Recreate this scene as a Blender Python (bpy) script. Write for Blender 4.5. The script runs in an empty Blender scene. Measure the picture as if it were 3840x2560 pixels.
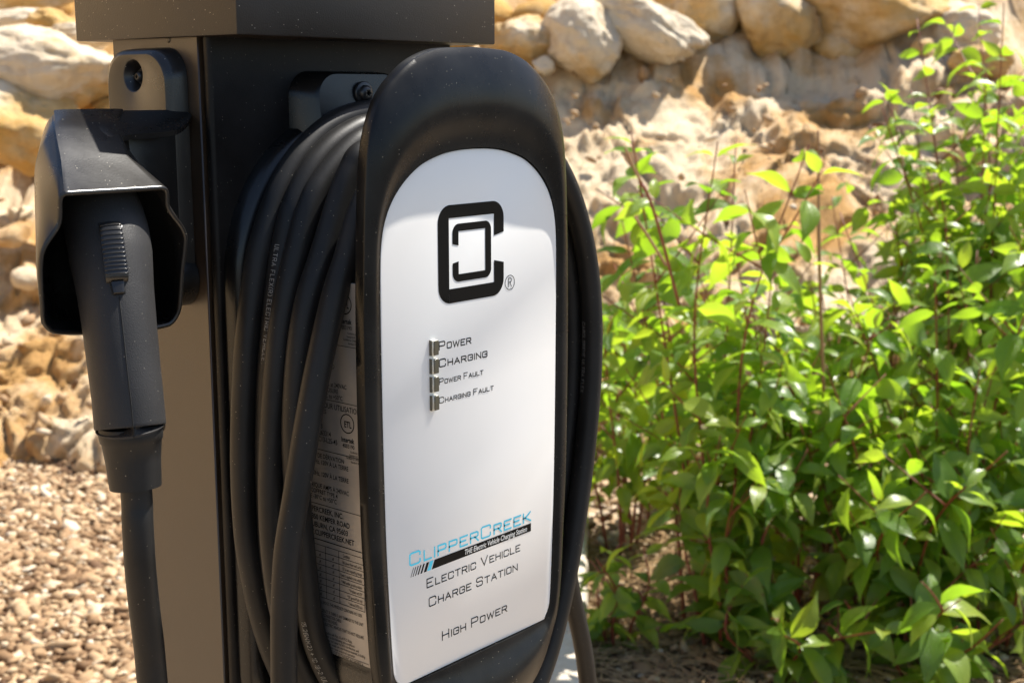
import bpy, bmesh, math, random
import numpy as np
from mathutils import Vector, Matrix, noise, Euler
R_ = math.radians
scn = bpy.context.scene
COL = scn.collection
rnd = random.Random(7)

# ------------------------------------------------------------------ camera
F_PX, PIT, YAW = 5045.0, R_(10.6), R_(40.22)
CAM = Vector((-0.5459, -0.6863, 1.30))
FH = Vector((math.cos(YAW), math.sin(YAW), 0))
RT = Vector((math.sin(YAW), -math.cos(YAW), 0))
FW = FH * math.cos(PIT) + Vector((0, 0, -math.sin(PIT)))
UP = RT.cross(FW)
cam_d = bpy.data.cameras.new("camera")
cam = bpy.data.objects.new("camera", cam_d)
COL.objects.link(cam)
cam.matrix_world = Matrix((( RT.x, UP.x, -FW.x, CAM.x), (RT.y, UP.y, -FW.y, CAM.y), (RT.z, UP.z, -FW.z, CAM.z), (0, 0, 0, 1)))
cam_d.sensor_width = 36
cam_d.lens = 36 * F_PX / 3840
cam_d.clip_start = 0.02
cam_d.clip_end = 2000
cam_d.dof.use_dof = True
cam_d.dof.focus_distance = 0.87
cam_d.dof.aperture_fstop = 15
scn.camera = cam

# ------------------------------------------------------------------ light
SUN = Vector((0.58, -0.13, 1.0)).normalized()
w = bpy.data.worlds.new("World")
scn.world = w
w.use_nodes = True
nt = w.node_tree
sky = nt.nodes.new("ShaderNodeTexSky")
sky.sky_type = 'NISHITA'
sky.sun_disc = False
sky.sun_elevation = math.asin(SUN.z)
sky.sun_rotation = math.atan2(SUN.x, SUN.y)
bg = nt.nodes["Background"]
nt.links.new(sky.outputs[0], bg.inputs[0])
bg.inputs[1].default_value = 0.09
sl = bpy.data.lights.new("sun", 'SUN')
sl.energy = 5.0
sl.angle = R_(0.55)
sl.color = (1.0, 0.95, 0.87)
so = bpy.data.objects.new("sun", sl)
so.rotation_euler = SUN.to_track_quat('Z', 'Y').to_euler()
so.location = (0, 0, 6)
COL.objects.link(so)
scn.view_settings.view_transform = 'Standard'
scn.view_settings.look = 'None'
scn.view_settings.gamma = 1
scn.view_settings.exposure = 1.1
scn.view_settings.use_curve_mapping = False
scn.cycles.max_bounces = 8
scn.cycles.use_denoising = True

# ------------------------------------------------------------------ helpers
S_ = 3840 / 2352
def ray(x, y):
    return FW + RT * ((x * S_ - 1920) / F_PX) - UP * ((y * S_ - 1280) / F_PX)
def at(x, y, Y):
    """point of the line of sight at the plane Y (metres)"""
    d = ray(x, y)
    return CAM + d * ((Y - CAM.y) / d.y)
def atd(x, y, dist):
    d = ray(x, y)
    return CAM + d * (dist / d.dot(FH))
def bgp(d, x, z=0.0):
    p = CAM + FH * d + RT * x
    return Vector((p.x, p.y, z))
def px2x(px, d):
    return (px - 1176) / 3090 * d

def tag(o, label=None, cat=None, group=None, kind=None):
    if label: o["label"] = label
    if cat: o["category"] = cat
    if group: o["group"] = group
    if kind: o["kind"] = kind
    return o
def empty(name, loc, label, cat, group=None):
    o = bpy.data.objects.new(name, None)
    o.location = loc
    o.empty_display_size = 0.05
    COL.objects.link(o)
    return tag(o, label, cat, group)
def link(name, me, mat=None, parent=None, sharp=None, smooth=True):
    """mesh given in world coordinates; parents are unrotated Empties"""
    o = bpy.data.objects.new(name, me)
    if mat: me.materials.append(mat)
    if smooth:
        me.shade_smooth()
        if sharp: me.set_sharp_from_angle(angle=R_(sharp))
    COL.objects.link(o)
    if parent:
        o.parent = parent
        off = Vector((0, 0, 0)); p = parent
        while p: off += p.location; p = p.parent
        o.location = -off
    return o
def mesh(vs, fs, name="m"):
    me = bpy.data.meshes.new(name)
    me.from_pydata([tuple(v) for v in vs], [], fs)
    me.update()
    return me
def bm_mesh(bm, name="m"):
    bmesh.ops.recalc_face_normals(bm, faces=bm.faces)
    me = bpy.data.meshes.new(name)
    bm.to_mesh(me); bm.free()
    return me
def box_bm(x0, x1, y0, y1, z0, z1, bev=0.0, seg=2, edges=None):
    bm = bmesh.new()
    bmesh.ops.create_cube(bm, size=1)
    for v in bm.verts:
        v.co = Vector((x0 + (v.co.x + .5) * (x1 - x0), y0 + (v.co.y + .5) * (y1 - y0), z0 + (v.co.z + .5) * (z1 - z0)))
    if bev:
        es = bm.edges[:] if edges is None else [e for e in bm.edges if edges(e)]
        bmesh.ops.bevel(bm, geom=es, offset=bev, segments=seg, affect='EDGES', profile=0.5)
    return bm
def box(name, x0, x1, y0, y1, z0, z1, mat, parent, bev=0.0, seg=2, edges=None, sharp=40):
    return link(name, bm_mesh(box_bm(x0, x1, y0, y1, z0, z1, bev, seg, edges)), mat, parent, sharp)
def catmull(pts, n=10, closed=False):
    P = [Vector(p) for p in pts]
    out = []
    N = len(P)
    rng = range(N) if closed else range(N - 1)
    for i in rng:
        p0 = P[(i - 1) % N] if closed or i > 0 else P[0] * 2 - P[1]
        p1 = P[i]; p2 = P[(i + 1) % N]
        p3 = P[(i + 2) % N] if closed or i + 2 < N else P[-1] * 2 - P[-2]
        for k in range(n):
            t = k / n
            out.append(0.5 * ((2 * p1) + (p2 - p0) * t + (2 * p0 - 5 * p1 + 4 * p2 - p3) * t * t + (3 * p1 - p0 - 3 * p2 + p3) * t ** 3))
    if not closed: out.append(P[-1].copy())
    return out
def smooth_path(P, it=6, closed=False):
    P = [p.copy() for p in P]
    n = len(P)
    for _ in range(it):
        Q = [p.copy() for p in P]
        for i in range(n):
            if not closed and i in (0, n - 1): continue
            Q[i] = (P[(i - 1) % n] + P[i] * 2 + P[(i + 1) % n]) / 4
        P = Q
    return P
def frames(P, closed=False, ref=Vector((0, 1, 0))):
    out = []
    n = len(P)
    for i in range(n):
        a = P[(i - 1) % n] if closed or i > 0 else P[i]
        b = P[(i + 1) % n] if closed or i < n - 1 else P[i]
        t = (b - a).normalized()
        s = ref - t * ref.dot(t)
        if s.length < 1e-4: s = t.orthogonal()
        s.normalize()
        out.append((t, s, t.cross(s)))
    return out
def tube(P, r, seg=18, closed=False, cap=True, ref=Vector((0, 1, 0))):
    """r: number, list of numbers or list of (a, b)"""
    fr = frames(P, closed, ref)
    vs, fs = [], []
    n = len(P)
    for i, p in enumerate(P):
        t, s, b = fr[i]
        rr = r[i] if isinstance(r, (list, tuple)) else r
        ra, rb = rr if isinstance(rr, (list, tuple)) else (rr, rr)
        for k in range(seg):
            a = 2 * math.pi * k / seg
            vs.append(p + s * (ra * math.cos(a)) + b * (rb * math.sin(a)))
    for i in range(n if closed else n - 1):
        j = (i + 1) % n
        for k in range(seg):
            l = (k + 1) % seg
            fs.append((i * seg + k, i * seg + l, j * seg + l, j * seg + k))
    if cap and not closed:
        fs.append(tuple(range(seg))[::-1])
        fs.append(tuple((n - 1) * seg + k for k in range(seg)))
    return vs, fs
def loft(loops, cap0=True, cap1=True):
    n = len(loops[0])
    vs = [v for l in loops for v in l]
    fs = []
    for i in range(len(loops) - 1):
        for k in range(n):
            l = (k + 1) % n
            fs.append((i * n + k, i * n + l, (i + 1) * n + l, (i + 1) * n + k))
    if cap0: fs.append(tuple(range(n))[::-1])
    if cap1: fs.append(tuple((len(loops) - 1) * n + k for k in range(n)))
    return vs, fs
def fix(me):
    bm = bmesh.new(); bm.from_mesh(me)
    bmesh.ops.recalc_face_normals(bm, faces=bm.faces)
    bm.to_mesh(me); bm.free()
    return me

# ------------------------------------------------------------------ materials
def new_mat(name):
    m = bpy.data.materials.new(name)
    m.use_nodes = True
    nt = m.node_tree
    return m, nt, nt.nodes["Principled BSDF"]
def N(nt, t, **kw):
    n = nt.nodes.new(t)
    for k, v in kw.items():
        if k in n.inputs.keys(): n.inputs[k].default_value = v
        else: setattr(n, k, v)
    return n
def ramp(nt, src, stops, interp='LINEAR'):
    r = nt.nodes.new("ShaderNodeValToRGB")
    r.color_ramp.interpolation = interp
    e = r.color_ramp.elements
    while len(e) > 1: e.remove(e[-1])
    e[0].position, e[0].color = stops[0][0], (*stops[0][1], 1)
    for p, c in stops[1:]:
        x = e.new(p); x.color = (*c, 1)
    nt.links.new(src, r.inputs[0])
    return r
def coords(nt): return nt.nodes.new("ShaderNodeTexCoord").outputs["Object"]

def coated(name, base, rough=0.42, grain=900, bump=0.12, dust=0.5, dscale=230, spec=0.5, scuff=0.0, coat=0.0, sheen=0.0):
    m, nt, b = new_mat(name)
    if sheen:      # a film of fine dust
        b.inputs['Sheen Weight'].default_value = sheen; b.inputs['Sheen Roughness'].default_value = .6; b.inputs['Sheen Tint'].default_value = (1, .95, .88, 1)
    c = coords(nt)
    b.inputs["Specular IOR Level"].default_value = spec
    if coat: b.inputs["Coat Weight"].default_value = coat
    nz = N(nt, "ShaderNodeTexNoise", Scale=grain, Detail=2.0); nt.links.new(c, nz.inputs["Vector"])
    bp = N(nt, "ShaderNodeBump", Strength=bump, Distance=0.0004); nt.links.new(nz.outputs[0], bp.inputs["Height"]); nt.links.new(bp.outputs[0], b.inputs["Normal"])
    # slow variation of gloss and a film of dust
    n2 = N(nt, "ShaderNodeTexNoise", Scale=14.0, Detail=6.0, Roughness=0.65); nt.links.new(c, n2.inputs["Vector"])
    rr = ramp(nt, n2.outputs[0], [(0.3, (rough - .05,) * 3), (0.7, (rough + .07,) * 3)]); nt.links.new(rr.outputs[0], b.inputs["Roughness"])
    film = ramp(nt, n2.outputs[0], [(0.35, base), (0.8, tuple(x + .012 for x in base))])
    vo = N(nt, "ShaderNodeTexVoronoi", Scale=float(dscale)); nt.links.new(c, vo.inputs["Vector"])
    sep = N(nt, "ShaderNodeSeparateColor"); nt.links.new(vo.outputs["Color"], sep.inputs[0])
    m1 = N(nt, "ShaderNodeMath", operation='LESS_THAN'); nt.links.new(vo.outputs["Distance"], m1.inputs[0])
    sz = N(nt, "ShaderNodeMath", operation='MULTIPLY'); nt.links.new(sep.outputs[1], sz.inputs[0]); sz.inputs[1].default_value = 0.14
    nt.links.new(sz.outputs[0], m1.inputs[1])
    m2 = N(nt, "ShaderNodeMath", operation='LESS_THAN'); nt.links.new(sep.outputs[0], m2.inputs[0]); m2.inputs[1].default_value = 0.35
    m3 = N(nt, "ShaderNodeMath", operation='MULTIPLY'); nt.links.new(m1.outputs[0], m3.inputs[0]); nt.links.new(m2.outputs[0], m3.inputs[1])
    m4 = N(nt, "ShaderNodeMath", operation='MULTIPLY'); nt.links.new(m3.outputs[0], m4.inputs[0]); m4.inputs[1].default_value = dust
    src = m4.outputs[0]
    if scuff:
        mp = N(nt, "ShaderNodeMapping"); mp.inputs["Scale"].default_value = (60, 60, 900); nt.links.new(c, mp.inputs[0])
        n3 = N(nt, "ShaderNodeTexNoise", Scale=1.0, Detail=3.0); nt.links.new(mp.outputs[0], n3.inputs["Vector"])
        r3 = ramp(nt, n3.outputs[0], [(0.66, (0, 0, 0)), (0.76, (scuff,) * 3)])
        mx = N(nt, "ShaderNodeMath", operation='MAXIMUM'); nt.links.new(src, mx.inputs[0]); nt.links.new(r3.outputs[0], mx.inputs[1]); src = mx.outputs[0]
    mix = N(nt, "ShaderNodeMix", data_type='RGBA'); nt.links.new(src, mix.inputs[0])
    nt.links.new(film.outputs[0], mix.inputs[6]); mix.inputs[7].default_value = (0.42, 0.38, 0.30, 1)
    nt.links.new(mix.outputs[2], b.inputs["Base Color"])
    return m
def flat(name, col, rough=0.5, spec=0.5, metal=0.0):
    m, nt, b = new_mat(name)
    c = coords(nt)
    n2 = N(nt, "ShaderNodeTexNoise", Scale=60.0, Detail=4.0); nt.links.new(c, n2.inputs["Vector"])
    r = ramp(nt, n2.outputs[0], [(0.3, tuple(x * .93 for x in col)), (0.7, tuple(min(1, x * 1.05) for x in col))])
    nt.links.new(r.outputs[0], b.inputs["Base Color"])
    b.inputs["Roughness"].default_value = rough
    b.inputs["Specular IOR Level"].default_value = spec
    b.inputs["Metallic"].default_value = metal
    return m
M = {}
M['post'] = coated("powder_coated_steel", (0.030, 0.018, 0.009), rough=0.36, grain=1100, bump=0.22, dust=0.3, dscale=330, spec=.7)  # warm reflection on the left face put into the black coat as brown
M['front'] = coated("powder_coated_front", (0.005, 0.004, 0.0035), rough=0.42, grain=1100, bump=0.22, dust=0.25, dscale=330, spec=.2)  # same black coat, set darker for the shade on the front
M['cap'] = coated("powder_coated_cap", (0.014, 0.009, 0.006), rough=0.42, grain=900, bump=0.40, dust=1.2, dscale=420, spec=.55)
M['shell'] = coated("black_moulded_plastic", (0.0028, 0.0026, 0.0024), rough=0.28, grain=1400, bump=0.10, dust=0.6, dscale=420, spec=.26)
M['body'] = coated("dark_housing_plastic", (0.0025, 0.0025, 0.0025), rough=0.26, dust=0.15, dscale=420, spec=.42)
M['holster'] = coated("satin_holster_plastic", (0.009, 0.0075, 0.006), rough=0.29, grain=1000, bump=0.12, dust=1.5, dscale=420, spec=.55)
M['grip'] = coated("soft_grip_plastic", (0.027, 0.026, 0.026), rough=0.50, grain=1500, bump=0.5, dust=0.4, dscale=420, spec=.2)
M['rubber'] = coated("cable_rubber", (0.009, 0.0085, 0.008), rough=0.47, grain=500, bump=0.12, dust=0.5, dscale=400, spec=.27)
M['screw'] = flat("blackened_screw", (0.05, 0.05, 0.05), 0.3, metal=0.6)
M['ink'] = flat("black_ink", (0.006, 0.0055, 0.005), 0.35, spec=.12)
M['cyan'] = flat("cyan_ink", (0.06, 0.50, 0.68), 0.35)
M['white_ink'] = flat("white_ink", (0.75, 0.75, 0.72), 0.4)
M['print'] = flat("cable_print", (0.28, 0.27, 0.25), 0.6)
M['pcb'] = flat("dark_gap", (0.004, 0.004, 0.004), 0.8)
def panel_mat():
    m, nt, b = new_mat("white_panel")
    c = coords(nt)
    n = N(nt, "ShaderNodeTexNoise", Scale=9.0, Detail=5.0); nt.links.new(c, n.inputs["Vector"])
    r = ramp(nt, n.outputs[0], [(0.3, (0.78, 0.77, 0.74)), (0.7, (0.82, 0.81, 0.785))])
    v = N(nt, "ShaderNodeTexVoronoi", Scale=120.0); nt.links.new(c, v.inputs["Vector"])
    s = ramp(nt, v.outputs["Distance"], [(0.0, (0.55,) * 3), (0.035, (1,) * 3)])
    mx = N(nt, "ShaderNodeMix", data_type='RGBA', blend_type='MULTIPLY'); mx.inputs[0].default_value = 0.5
    nt.links.new(r.outputs[0], mx.inputs[6]); nt.links.new(s.outputs[0], mx.inputs[7])
    nt.links.new(mx.outputs[2], b.inputs["Base Color"])
    b.inputs["Roughness"].default_value = 0.28
    return m
M['panel'] = panel_mat()
def label_mat():
    m, nt, b = new_mat("silver_label")
    c = coords(nt)
    n = N(nt, "ShaderNodeTexNoise", Scale=25.0, Detail=3.0); nt.links.new(c, n.inputs["Vector"])
    r = ramp(nt, n.outputs[0], [(0.3, (0.27, 0.25, 0.23)), (0.7, (0.36, 0.335, 0.30))])
    nt.links.new(r.outputs[0], b.inputs["Base Color"])
    b.inputs["Roughness"].default_value = 0.33; b.inputs["Metallic"].default_value = 0.35
    bp = N(nt, "ShaderNodeBump", Strength=0.25, Distance=0.002); nt.links.new(n.outputs[0], bp.inputs["Height"]); nt.links.new(bp.outputs[0], b.inputs["Normal"])
    return m
M['label'] = label_mat()
def led_mat():
    m, nt, b = new_mat("clear_light_pipe")
    c = coords(nt)
    n = N(nt, "ShaderNodeTexNoise", Scale=300.0, Detail=2.0); nt.links.new(c, n.inputs["Vector"])
    r = ramp(nt, n.outputs[0], [(0.3, (0.80, 0.78, 0.66)), (0.7, (0.9, 0.88, 0.78))])
    nt.links.new(r.outputs[0], b.inputs["Base Color"])
    b.inputs["Roughness"].default_value = 0.10
    b.inputs["Transmission Weight"].default_value = 0.3
    b.inputs["IOR"].default_value = 1.49
    return m
M['led'] = led_mat()
M['lens'] = flat('dark_reflection', (.10, .09, .06), .08)  # dark colour stands for the reflection on the clear light pipes

def rock_mat(name, pale, tan, orange, scale=2.0, bumpd=0.02, th=(0.30, 0.38, 0.46)):
    m, nt, b = new_mat(name)
    c = nt.nodes.new("ShaderNodeNewGeometry").outputs["Position"]
    n1 = N(nt, "ShaderNodeTexNoise", Scale=scale, Detail=7.0, Roughness=0.62); nt.links.new(c, n1.inputs["Vector"])
    n2 = N(nt, "ShaderNodeTexNoise", Scale=scale * 6, Detail=8.0, Roughness=0.7); nt.links.new(c, n2.inputs["Vector"])
    oi = N(nt, "ShaderNodeObjectInfo")
    ad = N(nt, "ShaderNodeMath", operation='MULTIPLY_ADD'); nt.links.new(oi.outputs["Random"], ad.inputs[0]); ad.inputs[1].default_value = 0.22; ad.inputs[2].default_value = -0.11
    a2 = N(nt, "ShaderNodeMath", operation='ADD'); nt.links.new(n1.outputs[0], a2.inputs[0]); nt.links.new(ad.outputs[0], a2.inputs[1])
    r1 = ramp(nt, a2.outputs[0], [(th[0], orange), (th[1], tan), (th[2], pale), (0.7, tuple(x * .97 for x in pale))])
    r2 = ramp(nt, n2.outputs[0], [(0.28, (0.62, 0.55, 0.50)), (0.48, (1, 1, 1)), (0.75, (1.0, 1.0, 1.0))])
    mx = N(nt, "ShaderNodeMix", data_type='RGBA', blend_type='MULTIPLY'); mx.inputs[0].default_value = 0.8
    nt.links.new(r1.outputs[0], mx.inputs[6]); nt.links.new(r2.outputs[0], mx.inputs[7])
    nt.links.new(mx.outputs[2], b.inputs["Base Color"])
    b.inputs["Roughness"].default_value = 0.9
    n3 = N(nt, "ShaderNodeTexNoise", Scale=scale * 16, Detail=10.0, Roughness=0.75); nt.links.new(c, n3.inputs["Vector"])
    bp = N(nt, "ShaderNodeBump", Strength=0.9, Distance=bumpd); nt.links.new(n3.outputs[0], bp.inputs["Height"]); nt.links.new(bp.outputs[0], b.inputs["Normal"])
    return m
M['bank'] = rock_mat("crumbly_sandstone", (0.80, 0.64, 0.43), (0.68, 0.47, 0.25), (0.55, 0.31, 0.10), 2.4, 0.03)
M['boulder'] = rock_mat("sandstone_boulder", (0.72, 0.61, 0.45), (0.60, 0.42, 0.20), (0.56, 0.33, 0.09), 1.8, 0.02, (.36, .47, .57))
def gravel_mat():
    m, nt, b = new_mat("tan_gravel")
    at_ = N(nt, "ShaderNodeAttribute", attribute_name="tone")
    r = ramp(nt, at_.outputs["Fac"], [(0.0, (0.08, 0.035, 0.015)), (0.3, (0.19, 0.105, 0.045)), (0.55, (0.34, 0.215, 0.11)), (0.8, (0.47, 0.34, 0.20)), (1.0, (0.66, 0.58, 0.45))])
    c = nt.nodes.new("ShaderNodeNewGeometry").outputs["Position"]
    n2 = N(nt, "ShaderNodeTexNoise", Scale=90.0, Detail=5.0); nt.links.new(c, n2.inputs["Vector"])
    r2 = ramp(nt, n2.outputs[0], [(0.3, (0.7, 0.65, 0.6)), (0.6, (1, 1, 1))])
    mx = N(nt, "ShaderNodeMix", data_type='RGBA', blend_type='MULTIPLY'); mx.inputs[0].default_value = 0.7
    nt.links.new(r.outputs[0], mx.inputs[6]); nt.links.new(r2.outputs[0], mx.inputs[7]); nt.links.new(mx.outputs[2], b.inputs["Base Color"])
    b.inputs["Roughness"].default_value = 0.85
    return m
M['gravel'] = gravel_mat()
def ground_mat():
    m, nt, b = new_mat("gravel_ground")
    c = nt.nodes.new("ShaderNodeNewGeometry").outputs["Position"]
    v = N(nt, "ShaderNodeTexVoronoi", Scale=38.0); nt.links.new(c, v.inputs["Vector"])
    sp = N(nt, "ShaderNodeSeparateColor"); nt.links.new(v.outputs["Color"], sp.inputs[0])
    r = ramp(nt, sp.outputs[0], [(0.0, (0.30, 0.20, 0.11)), (0.5, (0.46, 0.34, 0.21)), (1.0, (0.58, 0.48, 0.36))])
    n = N(nt, "ShaderNodeTexNoise", Scale=0.6, Detail=5.0); nt.links.new(c, n.inputs["Vector"])
    r2 = ramp(nt, n.outputs[0], [(0.35, (0.8, 0.76, 0.72)), (0.65, (1, 1, 1))])
    mx = N(nt, "ShaderNodeMix", data_type='RGBA', blend_type='MULTIPLY'); mx.inputs[0].default_value = 1
    nt.links.new(r.outputs[0], mx.inputs[6]); nt.links.new(r2.outputs[0], mx.inputs[7]); nt.links.new(mx.outputs[2], b.inputs["Base Color"])
    bp = N(nt, "ShaderNodeBump", Strength=1.0, Distance=0.02, invert=True); nt.links.new(v.outputs["Distance"], bp.inputs["Height"]); nt.links.new(bp.outputs[0], b.inputs["Normal"])
    b.inputs["Roughness"].default_value = 0.9
    return m
M['ground'] = ground_mat()
def soil_mat():
    m, nt, b = new_mat("dark_soil")
    c = nt.nodes.new("ShaderNodeNewGeometry").outputs["Position"]
    n = N(nt, "ShaderNodeTexNoise", Scale=22.0, Detail=8.0, Roughness=0.7); nt.links.new(c, n.inputs["Vector"])
    r = ramp(nt, n.outputs[0], [(0.3, (0.05, 0.032, 0.02)), (0.55, (0.13, 0.085, 0.05)), (0.72, (0.30, 0.22, 0.14))])
    nt.links.new(r.outputs[0], b.inputs["Base Color"]); b.inputs["Roughness"].default_value = 0.95
    bp = N(nt, "ShaderNodeBump", Strength=1.0, Distance=0.02); nt.links.new(n.outputs[0], bp.inputs["Height"]); nt.links.new(bp.outputs[0], b.inputs["Normal"])
    return m
M['soil'] = soil_mat()
def concrete_mat():
    m, nt, b = new_mat("weathered_concrete")
    c = nt.nodes.new("ShaderNodeNewGeometry").outputs["Position"]
    n = N(nt, "ShaderNodeTexNoise", Scale=12.0, Detail=9.0, Roughness=0.7); nt.links.new(c, n.inputs["Vector"])
    r = ramp(nt, n.outputs[0], [(0.3, (0.36, 0.30, 0.23)), (0.6, (0.50, 0.45, 0.37)), (0.75, (0.56, 0.52, 0.45))])
    v = N(nt, "ShaderNodeTexVoronoi", Scale=26.0); nt.links.new(c, v.inputs["Vector"])
    r2 = ramp(nt, v.outputs["Distance"], [(0.08, (0.45, 0.42, 0.4)), (0.2, (1, 1, 1))])
    mx = N(nt, "ShaderNodeMix", data_type='RGBA', blend_type='MULTIPLY'); mx.inputs[0].default_value = 0.7
    nt.links.new(r.outputs[0], mx.inputs[6]); nt.links.new(r2.outputs[0], mx.inputs[7]); nt.links.new(mx.outputs[2], b.inputs["Base Color"])
    bp = N(nt, "ShaderNodeBump", Strength=0.8, Distance=0.006); nt.links.new(r2.outputs[0], bp.inputs["Height"]); nt.links.new(bp.outputs[0], b.inputs["Normal"])
    b.inputs["Roughness"].default_value = 0.9
    return m
M['concrete'] = concrete_mat()
def leaf_mat():
    m, nt, b = new_mat("dogwood_leaf")
    out = nt.nodes["Material Output"]
    uv = nt.nodes.new("ShaderNodeUVMap")
    sp = N(nt, "ShaderNodeSeparateXYZ"); nt.links.new(uv.outputs[0], sp.inputs[0])
    oi = N(nt, "ShaderNodeObjectInfo")
    geo = nt.nodes.new("ShaderNodeNewGeometry")
    # hue per leaf
    vn = N(nt, "ShaderNodeTexNoise", Scale=9.0, Detail=2.0); nt.links.new(geo.outputs["Position"], vn.inputs["Vector"])
    ad = N(nt, "ShaderNodeMath", operation='MULTIPLY_ADD'); nt.links.new(oi.outputs["Random"], ad.inputs[0]); ad.inputs[1].default_value = 1.25; nt.links.new(vn.outputs[0], ad.inputs[2])
    hf = N(nt, "ShaderNodeMath", operation='MULTIPLY'); nt.links.new(ad.outputs[0], hf.inputs[0]); hf.inputs[1].default_value = 0.6
    col = ramp(nt, hf.outputs[0], [(0.15, (0.055, 0.120, 0.014)), (0.5, (0.11, 0.205, 0.02)), (0.8, (0.19, 0.29, 0.028)), (1.0, (0.26, 0.33, 0.04))])
    tr = ramp(nt, hf.outputs[0], [(0.15, (0.20, 0.42, 0.012)), (0.5, (0.36, 0.60, 0.02)), (0.9, (0.54, 0.72, 0.035))])
    # veins: chevrons from the midrib
    d = N(nt, "ShaderNodeMath", operation='SUBTRACT'); nt.links.new(sp.outputs[0], d.inputs[0]); d.inputs[1].default_value = 0.5
    ab = N(nt, "ShaderNodeMath", operation='ABSOLUTE'); nt.links.new(d.outputs[0], ab.inputs[0])
    k = N(nt, "ShaderNodeMath", operation='MULTIPLY'); nt.links.new(ab.outputs[0], k.inputs[0]); k.inputs[1].default_value = -1.1
    s1 = N(nt, "ShaderNodeMath", operation='ADD'); nt.links.new(sp.outputs[1], s1.inputs[0]); nt.links.new(k.outputs[0], s1.inputs[1])
    s2 = N(nt, "ShaderNodeMath", operation='MULTIPLY'); nt.links.new(s1.outputs[0], s2.inputs[0]); s2.inputs[1].default_value = 46.0
    s3 = N(nt, "ShaderNodeMath", operation='SINE'); nt.links.new(s2.outputs[0], s3.inputs[0])
    vein = ramp(nt, s3.outputs[0], [(0.0, (0, 0, 0)), (0.75, (0.0,) * 3), (1.0, (1,) * 3)])
    mid = ramp(nt, ab.outputs[0], [(0.0, (1,) * 3), (0.03, (0,) * 3)])
    vm = N(nt, "ShaderNodeMath", operation='MAXIMUM'); nt.links.new(vein.outputs[0], vm.inputs[0]); nt.links.new(mid.outputs[0], vm.inputs[1])
    bp = N(nt, "ShaderNodeBump", Strength=0.55, Distance=0.002, invert=True); nt.links.new(vm.outputs[0], bp.inputs["Height"])
    lt = N(nt, "ShaderNodeMix", data_type='RGBA'); lt.inputs[7].default_value = (0.20, 0.30, 0.09, 1)
    vf = N(nt, "ShaderNodeMath", operation='MULTIPLY'); nt.links.new(vm.outputs[0], vf.inputs[0]); vf.inputs[1].default_value = 0.45
    nt.links.new(vf.outputs[0], lt.inputs[0]); nt.links.new(col.outputs[0], lt.inputs[6])
    under = N(nt, "ShaderNodeMix", data_type='RGBA'); under.inputs[7].default_value = (0.17, 0.24, 0.10, 1)
    bf = N(nt, "ShaderNodeMath", operation='MULTIPLY'); nt.links.new(geo.outputs["Backfacing"], bf.inputs[0]); bf.inputs[1].default_value = 0.75
    nt.links.new(bf.outputs[0], under.inputs[0]); nt.links.new(lt.outputs[2], under.inputs[6])
    nt.links.new(under.outputs[2], b.inputs["Base Color"])
    b.inputs["Roughness"].default_value = 0.36
    b.inputs["Specular IOR Level"].default_value = 0.6
    nt.links.new(bp.outputs[0], b.inputs["Normal"])
    t = N(nt, "ShaderNodeBsdfTranslucent"); nt.links.new(tr.outputs[0], t.inputs[0])
    mx = N(nt, "ShaderNodeMixShader"); mx.inputs[0].default_value = 0.50
    nt.links.new(b.outputs[0], mx.inputs[1]); nt.links.new(t.outputs[0], mx.inputs[2]); nt.links.new(mx.outputs[0], out.inputs[0])
    return m
M['leaf'] = leaf_mat()
M['stem'] = flat("red_dogwood_bark", (0.20, 0.045, 0.022), 0.5)
M['twig'] = flat("dry_twig_bark", (0.30, 0.17, 0.08), 0.8)
M['straw'] = flat("dry_straw", (0.30, 0.19, 0.09), 0.9)

# ================================================================== SETTING
def make_ground():
    S = 400
    vs = [(-S, -S, 0), (S, -S, 0), (S, S, 0), (-S, S, 0)]
    o = link("ground", mesh(vs, [(0, 1, 2, 3)]), M['ground'], smooth=False)
    tag(o, kind="structure")
    m, nt, b = new_mat("aged_asphalt")
    c = nt.nodes.new("ShaderNodeNewGeometry").outputs["Position"]
    n = N(nt, "ShaderNodeTexNoise", Scale=120.0, Detail=4.0); nt.links.new(c, n.inputs["Vector"])
    r = ramp(nt, n.outputs[0], [(0.3, (0.045, 0.043, 0.040)), (0.7, (0.11, 0.105, 0.10))]); nt.links.new(r.outputs[0], b.inputs["Base Color"])
    b.inputs["Roughness"].default_value = 0.9
    vs = [(-60, -70, .005), (60, -70, .005), (60, -1.35, .005), (-60, -1.35, .005)]
    tag(link("parking_lot", mesh(vs, [(0, 1, 2, 3)]), m, smooth=False), kind="structure")
    # planting bed, a hand's breadth of darker soil on the ground
    P = [bgp(d, x, 0.004) for d, x in ((2.1, .16), (2.1, 1.6), (2.9, 3.4), (3.6, 3.4), (3.75, 1.6), (3.7, .6), (3.2, .24))]
    P = smooth_path(catmull(P, 8, True), 4, True)
    vs = []
    for k in range(13):
        t = k / 12
        c = sum(P, Vector()) / len(P)
        for p in P:
            q = c.lerp(p, max(t, .001))
            q.z = 0.004 + (1 - t ** 2) * 0.02 + (1 - t) * 0.02 * noise.noise(q * 7)
            vs.append(q)
    n = len(P); fs = []
    for k in range(12):
        for i in range(n):
            j = (i + 1) % n
            fs.append((k * n + i, (k + 1) * n + i, (k + 1) * n + j, k * n + j))
    me = fix(mesh(vs, fs))
    tag(link("soil_bed", me, M['soil']), kind="structure")
make_ground()

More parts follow.
